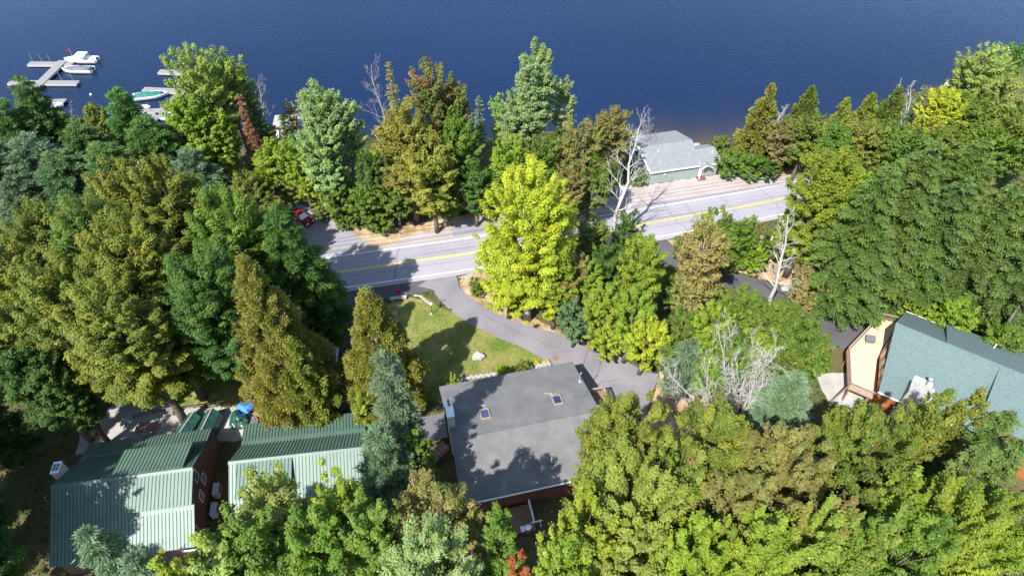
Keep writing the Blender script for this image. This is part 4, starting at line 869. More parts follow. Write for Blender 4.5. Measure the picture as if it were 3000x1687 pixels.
def crown_clusters(kind, rng, h, r, cb, mix0, patch):
    zb = cb*h; zc = (zb+h)/2; hz = (h-zb)/2
    if kind in ('maple', 'birch', 'shrub'):
        S = (r*r*hz)**(1/3); n = int(np.clip(44+19.0*S**1.4, 40, 380)); 
        if kind == 'birch': n = int(n*1.05)
        d = unit(rng, int(n*1.5)); keep = (d[:, 2] > -.72) | (rng.random(len(d)) < .35); d = d[keep][:n]; n = len(d)
        f = rng.uniform(.62, 1.0, n)*bumpy(rng, d, .15); inner = rng.random(n) < .2; f[inner] *= .6
        # fuller shoulders: superellipse
        sq = np.power(np.abs(d[:, 2]), .85)*np.sign(d[:, 2])
        hor = d[:, :2]/np.maximum(np.linalg.norm(d[:, :2], axis=1, keepdims=True), 1e-6)*(np.maximum(0, 1-sq**2)**.34)[:, None]
        low = np.where(d[:, 2] < 0, .9, 1.0)
        cc = np.stack([hor[:, 0]*r*f*low, hor[:, 1]*r*f*low, zc+sq*hz*f], 1)
        base = S*rng.uniform(.095, .2, n)*(1 if S < 4 else 4/S*.5+.5)*np.clip(1.75-f, .6, 1.15)
        cr = np.stack([base*rng.uniform(1.1, 1.7, n), base*rng.uniform(.75, 1.1, n), base*rng.uniform(.5, .75, n)], 1)
        cc[:, 2] = np.minimum(cc[:, 2], h-base*.8)
        # top boost so that the apex really reaches h
        cc[0] = (rng.normal(0, .1*r), rng.normal(0, .1*r), h-base[0]*.75)
        ax = cc-np.array([0, 0, zc-.3*hz]); ax[:, 2] = np.abs(ax[:, 2])*.5+.25*np.hypot(ax[:, 0], ax[:, 1])
    elif kind == 'cedar':
        n = int(np.clip(60+26*r*(h/8), 60, 420)); t = rng.random(n)**1.25
        a = rng.uniform(0, 6.283, n); R_ = r*np.minimum(1, (1-t)**.72*1.15)*rng.uniform(.55, 1.05, n)
        R_ *= np.where(t < .12, .8, 1)
        cc = np.stack([R_*np.cos(a), R_*np.sin(a), zb+(h-zb)*t*.97], 1); b = rng.uniform(.42, .8, n)*(1.1-.45*t)*(r/3.5)**.5
        cr = np.stack([b, b, b*1.35], 1); ax = np.stack([np.cos(a), np.sin(a), 0*a], 1); cc[0] = (0, 0, h-.6)
    else:
        lev = int(np.clip((h-zb)/{'pine': 1.05, 'hemlock': 1.15, 'spruce': .85}[kind], 6, 20)); C_, R3, AX = [], [], []
        for i in range(lev):
            t = (i+rng.uniform(0, .6))/lev; z = zb+(h-zb)*t
            if kind == 'pine': prof = min(1, .7+1.4*t)*(1-t)**.5*1.12
            elif kind == 'hemlock': prof = (1-t)**.6*1.02*min(1, .75+t)
            else: prof = (1-t)**.9*1.02
            br = max(.35, r*prof); nb = int(np.clip(4+br*1.5, 5, 11 if kind != 'hemlock' else 8)); a0 = rng.uniform(0, 6.28)
            for j in range(nb):
                a = a0+6.283*j/nb+rng.normal(0, .18); L = br*rng.uniform(.68, 1.08); rise = {'pine': .12, 'hemlock': -.12, 'spruce': -.2}[kind]
                m_ = max(1, int(L/.95)); 
                for q in range(m_):
                    u = .38+.62*(q+.6)/m_ if m_ > 1 else .75
                    wv = {'pine': .78, 'hemlock': .78, 'spruce': .52}[kind]*rng.uniform(.75, 1.25)*(.6+.5*min(1, br/3))
                    C_.append((math.cos(a)*L*u, math.sin(a)*L*u, z+rise*L*u*(1 if kind != 'hemlock' else u)+rng.normal(0, .12))); AX.append((math.cos(a), math.sin(a), 0))
                    R3.append((wv*1.25, wv*.9, wv*{'pine': .55, 'hemlock': .42, 'spruce': .45}[kind]))
        C_.append((0, 0, h-.35)); AX.append((1, 0, 0)); R3.append((.3, .3, .5))
        cc, cr, ax = np.array(C_), np.array(R3), np.array(AX); n = len(cc)
    ax = ax/np.maximum(np.linalg.norm(ax, axis=1, keepdims=True), 1e-6)
    # autumn colour arrives in patches: whole boughs turn together
    pd = unit(rng, 4); score = np.max((cc-np.array([0, 0, zc]))/np.array([r, r, hz])@pd.T, axis=1)
    cm = np.clip(mix0+patch*(score-.45)+rng.normal(0, .27, n), 0, 1)
    return cc, cr, ax, cm
KINDNAME = {'maple': 'broadleaf_tree', 'birch': 'birch_tree', 'cedar': 'cedar_tree', 'pine': 'pine_tree', 'spruce': 'spruce_tree', 'hemlock': 'hemlock_tree', 'shrub': 'shrub'}
KINDCAT = {'maple': 'tree', 'birch': 'birch', 'cedar': 'cedar', 'pine': 'pine', 'spruce': 'spruce', 'hemlock': 'hemlock', 'shrub': 'shrub'}
COL = {
 'olive': ((0.134, 0.174, 0.026), (0.231, 0.231, 0.032)), 'olivegreen': ((0.110, 0.167, 0.026), (0.192, 0.220, 0.032)), 'dgreen': ((0.056, 0.121, 0.021), (0.112, 0.179, 0.026)),
 'mgreen': ((0.098, 0.179, 0.024), (0.166, 0.231, 0.029)), 'lime': ((0.182, 0.272, 0.026), (0.268, 0.318, 0.030)), 'limebright': ((.21, .3, .04), (.3, .31, .055)), 'yellow': ((.34, .4, .03), (.47, .46, .035)), 'gold': ((0.308, 0.289, 0.035), (0.174, 0.220, 0.026)),
 'pine': ((0.088, 0.174, 0.044), (0.120, 0.202, 0.053)), 'bluepine': ((0.157, 0.231, 0.135), (0.126, 0.208, 0.105)), 'greypine': ((.155, .205, .115), (.125, .185, .095)), 'hemlock': ((.098, .16, .036), (.14, .19, .042)),
 'cedar': ((0.286, 0.260, 0.053), (0.192, 0.220, 0.035)), 'cedargreen': ((0.194, 0.231, 0.037), (0.264, 0.254, 0.044)), 'rust': ((0.297, 0.231, 0.089), (0.222, 0.231, 0.048)), 'red': ((0.330, 0.069, 0.031), (0.198, 0.197, 0.035)), 'redbrown': ((0.297, 0.128, 0.078), (0.220, 0.128, 0.074)),
 'greygreen': ((0.226, 0.318, 0.114), (0.265, 0.329, 0.105)), 'lightgreen': ((0.226, 0.312, 0.074), (0.286, 0.347, 0.057)), 'goldbrown': ((0.270, 0.243, 0.044), (0.182, 0.213, 0.035)), 'brownolive': ((.225, .19, .06), (.17, .18, .042)),
 'greenred': ((0.120, 0.202, 0.029), (0.297, 0.139, 0.078)), 'limered': ((0.190, 0.266, 0.030), (0.297, 0.151, 0.078)), 'limegold': ((0.213, 0.289, 0.029), (0.363, 0.312, 0.031)), 'bluegreen': ((0.108, 0.185, 0.084), (0.135, 0.208, 0.074)),
}
SEED = [100]
def solve_h(tx, ty, by, lo=1.0, hi=26.0):
    f = lambda z: Q((*P(tx, ty, z)[:2], 0))[1]-by
    for _ in range(40):
        m_ = (lo+hi)/2
        if f(m_) < 0: lo = m_
        else: hi = m_
    return (lo+hi)/2
def tree(kind, tx, ty, by, wpx, col, label, group=None, cb=None, mix0=.2, patch=.45, cover=1.0, bark='bark', limbs=9, hh=None, upright=0.0, at_xy=None, rad=None):
    global NLEAF
    SEED[0] += 1; rng = np.random.default_rng(SEED[0])
    h = hh or solve_h(tx, ty, by); X, Y, _ = P(tx, ty, h)
    if at_xy: X, Y = at_xy
    z0 = float(gz(X, Y)); z0 = max(z0, WL-.3); h -= z0
    r = wpx*depth((X, Y, h*.6))/FPX*{'pine': 1.2, 'hemlock': 1.15}.get(kind, 1.04)
    r = rad or r
    if cb is None: cb = {'maple': .2, 'birch': .28, 'cedar': .04, 'pine': .16, 'spruce': .04, 'hemlock': .14, 'shrub': .02}[kind]
    sp = dict(SPEC[kind]); far = np.clip(depth((X, Y, h))/80, .85, 1.5); sp['l'] *= far; sp['w'] *= far; sp['cover'] *= cover
    e = empty(KINDNAME[kind], (X, Y, z0), rng.uniform(0, 6.28), label, KINDCAT[kind], group)
    cl = crown_clusters(kind, rng, h, r, cb, mix0, patch)
    if upright:
        ax = cl[2]+np.array([0, 0, upright]); ax /= np.linalg.norm(ax, axis=1, keepdims=True); cl = (cl[0], cl[1]*np.array([1.7, .72, .72]), ax, cl[3])
    a = fill_clusters(rng, cl, sp); NLEAF += len(a[0])
    if kind == 'shrub':
        tr = limb_mesh(rng, h, .06+.012*h, cl[0], h*.5, .1, 5)
    elif kind in ('maple', 'birch'):
        tr = limb_mesh(rng, h, .1+.017*h, cl[0]*np.array([.93, .93, 1]), h*.72, .3, limbs)
    else: tr = limb_mesh(rng, h, .09+.014*h, cl[0]*np.array([.8, .8, 1]), h*(.8 if kind == 'cedar' else .93), .08, limbs+6)
    tr.build('trunk', bark, e, smooth=True)
    c1, c2 = COL[col]; j = rng.normal(1, .07, 3); c1 = np.array(c1)*j
    leaf_object('crown', e, *a, M['needle'] if sp.get('needle') else M['leaf'], c1, c2)
    return e
def bare(tx, ty, bx, by, spread, label, stems=1, seed=1, matn='deadwood', thick=1.0, cat='dead tree', group='bare dead trees', leafcol=None, fork=.55, dens=1.0):
    """leafless tree whose stem runs from the ground at pixel row by up to the pixel (tx,ty)"""
    rng = random.Random(seed); b = P(bx, by, 0); h = solve_h(tx, ty, by); top = P(tx, ty, h)
    e = empty('dead_tree', (b[0], b[1], 0), 0, label, cat, group); tr = MB(); br = MB(); sp = spread*depth((b[0], b[1], h*.6))/FPX
    def branch(p, d, L, r, lvl, out):
        n = 4; pts = [p]; rad = [r]; q = p.copy(); dd = d.copy()
        for i in range(n):
            dd = (dd+Vector((rng.gauss(0, .13), rng.gauss(0, .13), rng.gauss(.05, .09)))).normalized(); q = q+dd*L/n; pts.append(q.copy()); rad.append(max(.009, r*(1-.8*(i+1)/n)))
        out.tube(pts, rad, 6 if r > .05 else 4, cap=False)
        if lvl <= 0: return
        k = int((3+rng.random()*2.5)*dens+.5)
        for j in range(k):
            t = .25+.72*(j+rng.random())/k; i = min(n-1, int(t*n)); pp = pts[i].lerp(pts[i+1], t*n-i)
            ax = Vector((rng.gauss(0, 1), rng.gauss(0, 1), rng.gauss(0, .5))); ax = (ax-dd*ax.dot(dd)).normalized()
            an = rng.uniform(.5, 1.0); nd = (dd*math.cos(an)+ax*math.sin(an)+Vector((0, 0, .15))).normalized()
            branch(pp, nd, L*rng.uniform(.38, .62), max(.012, rad[i]*.5), lvl-1, br)
    for s in range(stems):
        off = Vector((top[0]-b[0], top[1]-b[1], h)); base = Vector((0, 0, 0))
        if stems > 1:
            a = 6.283*s/stems+rng.random(); base = Vector((.35*math.cos(a), .35*math.sin(a), 0)); off = off+Vector((math.cos(a)*sp*.75, math.sin(a)*sp*.75, -h*rng.uniform(0, .3)))
        L = off.length; d = off.normalized(); r0 = (.05+.012*h)*thick; n = 7; pts = [base]; rad = [r0]
        for i in range(n):
            t = (i+1)/n; pts.append(base+off*t+Vector((rng.gauss(0, .012*L), rng.gauss(0, .012*L), 0))); rad.append(max(.02, r0*(1-.85*t)))
        tr.tube(pts, rad, 8, cap=False)
        k = int(17*dens)
        for j in range(k):
            t = .22+.76*(j+rng.random())/k; i = min(n-1, int(t*n)); pp = pts[i].lerp(pts[i+1], t*n-i); a = j*2.4+rng.random()
            an = rng.uniform(.75, 1.25)*(1-.35*t); side = Vector((math.cos(a), math.sin(a), 0)); nd = (d*math.cos(an)+side*math.sin(an)).normalized()
            branch(pp, nd, sp*rng.uniform(.6, 1.15)*(1.1-.65*t), max(.022, rad[i]*fork*.6), 2, br)
    tr.build('trunk', matn, e, smooth=True); br.build('bare_crown', matn, e)
    return e

g = 'pines on the left shore'
T = tree
T('pine', 50, 224, 520, 58, 'pine', 'dark green pine at the left edge below the first dock', g)
T('pine', 98, 282, 500, 24, 'pine', 'narrow pine just right of the leftmost pine, below the dock walkway', g)
T('pine', 333, 258, 560, 62, 'pine', 'pine with pointed top standing against the water left of the green covered boat', g)
T('pine', 408, 345, 610, 80, 'pine', 'wide bushy pine at the foot of the second dock', g)
T('pine', 215, 362, 620, 80, 'pine', 'broad mid-green pine in the middle of the left pine clump', g)
T('pine', 60, 395, 660, 90, 'bluepine', 'bluish pine low at the left edge under the taller pines', g, mix0=.5)
T('pine', 150, 440, 680, 85, 'bluegreen', 'bluish-green pine behind the olive maples at far left', g)
T('pine', 290, 420, 690, 90, 'pine', 'fluffy dark pine directly above the olive maple crowns', g)
T('pine', 540, 440, 640, 70, 'bluepine', 'soft blue-green pine below the tall yellow-green shore trees', g, mix0=.7)
T('pine', 15, 520, 720, 60, 'greypine', 'greyish pine cut by the left edge of the picture', g)
T('maple', 268, 303, 520, 42, 'olivegreen', 'small olive round tree between two left shore pines', 'trees along the lake shore')
T('shrub', 200, 335, 420, 35, 'olivegreen', 'olive shoreline shrub by the bare twigs at left')
g = 'trees along the lake shore'
T('birch', 540, 142, 520, 78, 'lightgreen', 'tall feathery yellow-green tree in front of the second dock, left top', g, cb=.12, bark='bark_pale', mix0=.5, cover=1.25)
T('birch', 622, 138, 480, 58, 'lightgreen', 'tall pale birch with white leaning trunk over the water, middle top', g, bark='bark_pale', mix0=.4)
T('birch', 686, 168, 470, 34, 'lightgreen', 'tall thin birch right of the white trunk, yellow-green', g, bark='bark_pale', mix0=.4)
T('maple', 530, 285, 560, 85, 'lime', 'yellow-green leafy tree filling below the tall feathery ones', g, mix0=.1)
T('maple', 612, 335, 560, 54, 'lime', 'light olive-green tree left of the red conifer', g, mix0=.2)
T('spruce', 698, 278, 535, 42, 'redbrown', 'rusty red dying conifer beside the white birch trunk', g)
T('spruce', 720, 225, 480, 28, 'pine', 'thin dark spruce behind the rusty red conifer', g)
T('maple', 840, 292, 430, 26, 'rust', 'sparse brownish small tree before the white shed', g, cover=.45)
T('spruce', 824, 338, 520, 30, 'hemlock', 'small bright green conifer below the white shed', g)
T('maple', 770, 350, 470, 30, 'brownolive', 'brown-green small tree right of the rusty red conifer', g, cover=.7)
T('birch', 915, 234, 610, 68, 'greygreen', 'tall grey-green aspen with twin tops and thin pale trunks', g, bark='bark_pale', cb=.2, cover=1.4)
T('birch', 985, 268, 600, 55, 'greygreen', 'grey-green aspen leaning right of the twin topped aspen', g, bark='bark_pale', cover=1.2)
T('maple', 925, 360, 640, 72, 'greygreen', 'dense grey-green lower crown beneath the twin topped aspen', g, mix0=.3)
T('spruce', 1137, 182, 450, 42, 'rust', 'thin larch with a reddish top beside the grey dead conifer', g, cover=.4, mix0=.5)
T('maple', 1250, 180, 560, 72, 'greenred', 'green maple with red autumn patches rising over the water', g, mix0=.28, patch=.85)
T('maple', 1325, 215, 560, 48, 'greenred', 'green tree with a reddish brown right shoulder over the water', g, mix0=.35, patch=.9)
T('maple', 1175, 306, 650, 90, 'goldbrown', 'gold-brown maple in front of the red patched maple', g, mix0=.3)
T('maple', 1250, 395, 680, 82, 'goldbrown', 'lower gold-brown maple crown above the roadside trunk', g, mix0=.35)
T('maple', 1340, 330, 620, 62, 'mgreen', 'bright green leafy tree right of the gold-brown maple', g)
T('maple', 1388, 470, 662, 55, 'dgreen', 'deep green maple over the dark pull-out by the yellow tree', g)
T('maple', 1290, 520, 665, 60, 'mgreen', 'green roadside tree whose thick pale trunk shows above the verge', g, bark='bark_pale')
T('spruce', 1402, 285, 430, 27, 'bluepine', 'small blue-green spruce standing alone at the water', g)
T('birch', 1459, 273, 500, 30, 'lightgreen', 'slim pale tree between the blue spruce and the tall aspen', g, bark='bark_pale', cover=.9)
T('birch', 1570, 124, 505, 62, 'greygreen', 'tallest aspen over the water with a long branch reaching right', g, bark='bark_pale', cb=.3, cover=1.35)
T('birch', 1530, 262, 520, 68, 'greygreen', 'lower grey-green aspen at the foot of the tallest one', g, bark='bark_pale', cover=1.3)
T('birch', 1655, 220, 480, 38, 'greygreen', 'small aspen top leaning right beside the tallest aspen', g, bark='bark_pale')
T('maple', 1485, 415, 640, 55, 'lime', 'lime-green tree left of the pale trunk above the bright yellow tree', g, mix0=.25)
T('maple', 1590, 415, 640, 55, 'mgreen', 'green tree right of the pale trunk above the bright yellow tree', g)
T('maple', 1635, 372, 560, 42, 'dgreen', 'dark green small tree at the shore beside the brown oak', g)
T('maple', 1797, 316, 560, 66, 'brownolive', 'brown-olive tree at the water left of the boathouse', g, cover=.8)
T('maple', 1705, 362, 610, 72, 'brownolive', 'wide brown-olive tree behind the big dead trunk', g, cover=.9)
T('maple', 1740, 470, 650, 75, 'olivegreen', 'olive tree near the road under the dead trunk', g)
T('maple', 1668, 480, 690, 55, 'brownolive', 'brownish tree just right of the bright yellow tree top', g)
T('shrub', 1876, 500, 545, 26, 'mgreen', 'low green shrub against the left wall of the boathouse')
g = 'bright thicket above the side road'
T('maple', 780, 415, 600, 55, 'lime', 'bright lime tree above the parked red car', g, mix0=.05)
T('maple', 855, 405, 610, 58, 'lime', 'lime-green tree behind the side road, next to the grey-green aspen', g, mix0=.2)
T('maple', 905, 480, 625, 60, 'lime', 'brightest yellow-green bush tree above the side road bend', g, mix0=.5)
T('maple', 830, 500, 605, 52, 'olivegreen', 'olive-green bush tree above the red car, lower row', g)
T('maple', 980, 520, 650, 58, 'mgreen', 'leafy green tree right of the side road under the aspen trunks', g)
T('maple', 1070, 545, 668, 58, 'mgreen', 'leafy green tree behind the small white road sign', g)
T('maple', 1150, 530, 665, 55, 'mgreen', 'leafy green tree left of the thick roadside trunk', g)
T('maple', 1090, 440, 640, 55, 'dgreen', 'shady green tree behind the broken snag', g)
T('shrub', 1010, 618, 665, 42, 'mgreen', 'low green roadside shrub left of the white sign', g)
T('shrub', 1105, 625, 676, 50, 'mgreen', 'low green roadside shrub right of the white sign', g)
T('shrub', 945, 592, 640, 40, 'olivegreen', 'low olive shrub on the inner bend of the side road', g)
T('maple', 720, 500, 660, 58, 'olive', 'olive small-leaved tree left of the lime thicket', g)
T('maple', 800, 590, 705, 52, 'olivegreen', 'olive tree hanging over the parked red car', g, mix0=.4)
g = 'maples on the left'
T('maple', 310, 468, 900, 100, 'olive', 'olive maple with the highest crown of the left group', g, mix0=.25)
T('maple', 430, 478, 900, 95, 'olive', 'olive maple second highest, in the middle of the left group', g, mix0=.3)
T('maple', 545, 515, 880, 75, 'olivegreen', 'olive-green maple behind the dark green maple', g)
T('maple', 70, 590, 980, 110, 'olive', 'olive maple at the left edge below the grey pine', g, mix0=.35)
T('maple', 205, 570, 1010, 125, 'olivegreen', 'large olive-green maple in the left middle', g, mix0=.4)
T('maple', 330, 640, 1080, 140, 'olive', 'golden olive maple in the centre of the left group', g, mix0=.4)
T('maple', 120, 780, 1180, 140, 'olive', 'low spreading olive maple at the left edge', g, mix0=.3)
T('maple', 270, 830, 1240, 150, 'olive', 'golden tipped maple nearest the shaded gravel lane', g, mix0=.45)
T('maple', 430, 900, 1170, 95, 'olivegreen', 'smaller olive-green maple between gold maple and dark maple', g, mix0=.3)
T('maple', 620, 560, 1000, 125, 'mgreen', 'green maple with yellowish upper tips right of the olive group', g, mix0=.2, patch=.6)
T('maple', 545, 740, 1180, 125, 'dgreen', 'large dark green maple in front of the left group', g)
T('maple', 510, 1020, 1170, 48, 'lime', 'small lime-green tree tucked under the dark green maple', g)
T('hemlock', 800, 600, 1010, 120, 'dgreen', 'dark layered tree shading the road beside the tall cedar', g)
T('hemlock', 870, 700, 1010, 85, 'dgreen', 'dark layered tree reaching over the road edge', g, mix0=.4)
T('maple', 700, 620, 960, 80, 'dgreen', 'dark green tree between the maples and the layered tree', g)
T('maple', 25, 1020, 1290, 90, 'dgreen', 'dark shaded tree at the left edge below the maples', g)
T('maple', 130, 1080, 1300, 60, 'dgreen', 'dark shaded understory tree beside the gravel lane', g)
g = 'trees left of the cabins'
for k_, (wx, wy, wh) in enumerate(((-58, 38, 19), (-59, 30, 21), (-57, 22, 21), (-63, 47, 20))):
    T('hemlock', 0, 0, 0, 130, 'dgreen', 'dark evergreen beyond the left edge shading the cabin lane', g, hh=wh, at_xy=(wx, wy), rad=3.9)
for k_, (wx, wy, wh, rd) in enumerate(((-48.3, 21, 22.5, 5.0), (-44.0, 13, 21, 4.4), (-53, 27, 22, 5))):
    T('maple', 0, 0, 0, 130, 'dgreen', 'dark broadleaf tree beyond the lower left edge shading the cabin roof', g, hh=wh, at_xy=(wx, wy), rad=rd)
T('cedar', 708, 757, 1225, 140, 'cedar', 'tall golden-brown cedar between the maples and the lane', 'golden cedars', limbs=20, cover=1.35)
T('cedar', 845, 985, 1240, 80, 'cedargreen', 'lower olive cedar skirt at the right foot of the tall cedar', 'golden cedars')
T('cedar', 1068, 850, 1190, 122, 'cedargreen', 'pointed golden-green cedar beside the lawn', 'golden cedars', limbs=14, bark='bark_pale')
T('pine', 1120, 1032, 1480, 58, 'greypine', 'grey-green pine standing before the golden cedar and the cabin', None, cb=.3)
T('pine', 1105, 1258, 1540, 84, 'greypine', 'lower grey-green pine between the cabin roof and the grey house', None, mix0=.5)
T('maple', 1205, 1268, 1500, 52, 'mgreen', 'green bush tree in shade left of the grey house', None)
T('shrub', 1050, 1150, 1270, 34, 'lime', 'yellow-green bush between cedar and grey-green pine')
T('shrub', 1325, 1098, 1140, 22, 'lime', 'small bright bush at the left end of the stone wall')
T('shrub', 1478, 1076, 1112, 24, 'lime', 'round bright shrub by the grey house eave, left one')
T('shrub', 1530, 1064, 1100, 26, 'olivegreen', 'round olive shrub by the grey house eave, right one')
g = 'thicket between the driveways'
T('maple', 1555, 498, 965, 135, 'yellow', 'brilliant yellow-green tree over the road in the middle', None, cb=.06, mix0=.15, bark='bark_pale', limbs=14)
T('maple', 1490, 690, 930, 82, 'yellow', 'yellow-green lower boughs at the left foot of the brilliant tree', g, mix0=.05, cb=.05)
T('maple', 1640, 690, 960, 72, 'lime', 'lime boughs at the right foot of the brilliant tree', g, mix0=.5)
T('shrub', 1395, 815, 868, 24, 'olivegreen', 'small green bush beside the driveway mouth')
T('maple', 1850, 625, 800, 45, 'dgreen', 'dark green tree right of the big dead trunk base', g)
T('maple', 1740, 640, 830, 55, 'olivegreen', 'olive tree left of the big dead trunk base', g)
T('maple', 1790, 720, 910, 58, 'dgreen', 'shaded deep green tree below the big dead trunk', g)
T('maple', 1672, 745, 960, 58, 'brownolive', 'reddish-olive small tree beside the brilliant yellow-green tree', g, mix0=.5)
T('maple', 1735, 760, 960, 48, 'lime', 'bright green small tree in the thicket centre', g)
T('maple', 1900, 708, 950, 68, 'lime', 'lime-green tree with twin tops beside the right driveway', g, mix0=.1)
T('maple', 1692, 880, 1015, 55, 'bluegreen', 'bluish green bush tree at the driveway edge', g)
T('maple', 1780, 845, 1030, 62, 'lime', 'yellow-green tree over the middle of the driveway bend', g, mix0=.3)
T('maple', 1870, 850, 1060, 62, 'lime', 'bright lime tree right of the driveway bend', g, mix0=.1)
T('maple', 1785, 950, 1055, 52, 'limegold', 'yellow tinged bush at the driveway bend', g, mix0=.4)
T('maple', 1912, 930, 1095, 60, 'yellow', 'brightest yellow bush above the asphalt turnaround', g, mix0=.05)
T('maple', 1985, 985, 1110, 48, 'olivegreen', 'olive bush left of the white dead trees', g)
T('pine', 2030, 1000, 1150, 52, 'bluepine', 'soft blue-green young pine behind the left white dead tree', g, cover=.8)
T('maple', 2078, 985, 1140, 44, 'lime', 'lime bush behind the white dead trees, upper one', g)
T('maple', 2085, 1060, 1180, 40, 'lime', 'lime bush behind the white dead trees, lower one', g)
T('maple', 2088, 650, 915, 78, 'rust', 'rusty brown oak with pale crooked trunk by the right driveway', g, cover=.42, bark='bark_pale', limbs=12)
T('maple', 2050, 805, 935, 70, 'rust', 'lower rusty brown oak boughs left of the right driveway', g, cover=.45, bark='bark_pale')
T('shrub', 2120, 628, 770, 62, 'mgreen', 'broad green shrub on the road bank, left one', g)
T('shrub', 2190, 640, 780, 55, 'mgreen', 'broad green shrub on the road bank, right one', g)
T('shrub', 2285, 672, 770, 42, 'mgreen', 'green shrub behind the leaning white dead tree', g)
T('shrub', 2365, 600, 760, 55, 'dgreen', 'dark green shrub on the bank below the lime maple', g)
T('maple', 2186, 860, 1060, 72, 'mgreen', 'green bush tree below the right driveway, left one', g)
T('maple', 2275, 890, 1090, 75, 'olivegreen', 'green bush tree below the right driveway, middle one', g)
T('maple', 2360, 925, 1130, 75, 'mgreen', 'green bush tree below the right driveway, nearest the deck', g)
T('maple', 2165, 980, 1160, 70, 'mgreen', 'green bush tree behind the white dead branches', g)
T('maple', 2400, 1000, 1130, 58, 'mgreen', 'leafy green tree overhanging the left deck post', g)
T('maple', 2405, 775, 890, 62, 'rust', 'sparse orange-brown tree over the right driveway', g, cover=.5)
T('maple', 2360, 860, 960, 48, 'rust', 'sparse rusty tree by the dark driveway, lower one', g, cover=.5)
T('pine', 2340, 1100, 1290, 74, 'bluepine', 'pale blue-green rounded pine left of the deck', None, mix0=.1, cb=.05)
T('shrub', 2015, 690, 760, 34, 'olivegreen', 'low olive shrub at the top of the right driveway', g)
T('shrub', 2220, 730, 800, 40, 'lime', 'low yellow-green shrub on the grassy bank left of the leaning dead tree', g)
T('shrub', 2130, 735, 800, 42, 'olivegreen', 'low olive shrub on the grassy bank behind the rusty oak', g)
T('shrub', 2440, 720, 830, 45, 'mgreen', 'green shrub at the foot of the lime maple by the rocks', g)
T('shrub', 1985, 800, 900, 45, 'mgreen', 'green shrub between rusty oak boughs and lime trees', g)
T('maple', 2110, 900, 1080, 58, 'lime', 'yellow-green bush tree under the rusty oak', g, mix0=.1)
T('maple', 2020, 915, 1060, 52, 'olivegreen', 'olive bush tree left of the rusty oak trunk', g, mix0=.3)
T('maple', 2240, 970, 1150, 62, 'lime', 'lime-green bush tree behind the fanning white branches', g, mix0=.05)
T('maple', 2320, 1010, 1160, 58, 'olivegreen', 'olive-green bush tree right of the fanning white branches', g)
g = 'hemlocks and maples on the right'
T('maple', 2465, 432, 810, 92, 'lime', 'lime-green maple with a dark red spot at the road end', g, mix0=.15, cb=.08)
T('maple', 2520, 470, 800, 60, 'lime', 'lime maple bough between the road end and the hemlocks', g)
T('hemlock', 2620, 480, 900, 110, 'hemlock', 'dark hemlock right of the lime maple, upper left of its group', g)
T('hemlock', 2745, 415, 860, 125, 'hemlock', 'broad dark hemlock at the top of the right group', g)
T('hemlock', 2900, 400, 850, 125, 'hemlock', 'dark hemlock at the top near the right edge', g)
T('hemlock', 2690, 555, 890, 125, 'hemlock', 'dark hemlock in the middle of the right group', g, cb=.3)
T('hemlock', 2850, 520, 900, 130, 'hemlock', 'large hemlock crown right of centre in the right group', g)
T('hemlock', 2985, 540, 900, 110, 'hemlock', 'hemlock cut by the right edge', g)
T('hemlock', 2600, 660, 930, 105, 'hemlock', 'low dark hemlock above the rocky bank', g, cover=1.1)
T('hemlock', 2760, 660, 905, 105, 'hemlock', 'lowest hemlock in front, above the house roof', g, cb=.35)
T('hemlock', 2930, 670, 930, 110, 'hemlock', 'low hemlock at the right above the roof corner', g, cb=.35)
T('hemlock', 2520, 735, 900, 70, 'bluegreen', 'small blue-green hemlock beside the orange-brown tree', g)
T('maple', 2828, 890, 1020, 62, 'lime', 'lime bush behind the green roof ridge', g)
T('maple', 2705, 875, 970, 42, 'lime', 'small lime bush beside the leaning hemlock trunk', g)
T('shrub', 2610, 838, 905, 34, 'lime', 'small lime shrub on the rocky bank', g)
T('maple', 2960, 960, 1090, 58, 'mgreen', 'green bush at the right edge above the roof', g)
g = 'trees on the right shore'
T('cedar', 2264, 246, 470, 55, 'cedargreen', 'olive cedar at the water right of the boathouse, left one', g)
T('cedar', 2384, 252, 470, 62, 'olivegreen', 'green cedar with a flame-like top at the right shore', g)
T('cedar', 2488, 284, 460, 38, 'cedargreen', 'small olive cedar in the right shore row', g)
T('cedar', 2560, 276, 470, 55, 'cedargreen', 'olive cedar behind the dead spires', g)
T('cedar', 2640, 255, 450, 52, 'olivegreen', 'green cedar beneath the white dead spires', g)
T('spruce', 2714, 250, 420, 28, 'bluepine', 'narrow silver-blue spruce beside the yellow tree', g)
T('maple', 2795, 272, 460, 68, 'yellow', 'yellow autumn tree on the right shore', g, mix0=.3)
T('maple', 2735, 345, 500, 50, 'limegold', 'yellow-green tree below the silver-blue spruce', g, mix0=.3)
T('maple', 2915, 140, 400, 72, 'lightgreen', 'tall pale green tree in the upper right corner', g, mix0=.3, cover=1.1)
T('maple', 2990, 128, 330, 42, 'mgreen', 'green tree top in the far upper right corner', g)
T('maple', 2970, 230, 460, 75, 'lightgreen', 'pale green tree at the right edge below the corner', g)
T('maple', 2880, 275, 480, 70, 'olivegreen', 'olive-green tree below the moored boats at the right', g)
T('maple', 2540, 355, 560, 70, 'goldbrown', 'yellow-brown tree in the right shore row', g, mix0=.3)
T('maple', 2620, 355, 570, 65, 'olivegreen', 'olive tree right of the yellow-brown tree', g)
T('maple', 2395, 330, 530, 62, 'olivegreen', 'dark olive tree over the roadside birch stems', g)
T('maple', 2320, 350, 510, 58, 'brownolive', 'brown-olive tree beside the leaning white stems', g)
T('maple', 2470, 360, 560, 58, 'mgreen', 'leafy green tree at the road end, shore side', g)
T('maple', 2690, 380, 600, 70, 'mgreen', 'green tree behind the hemlocks', g)
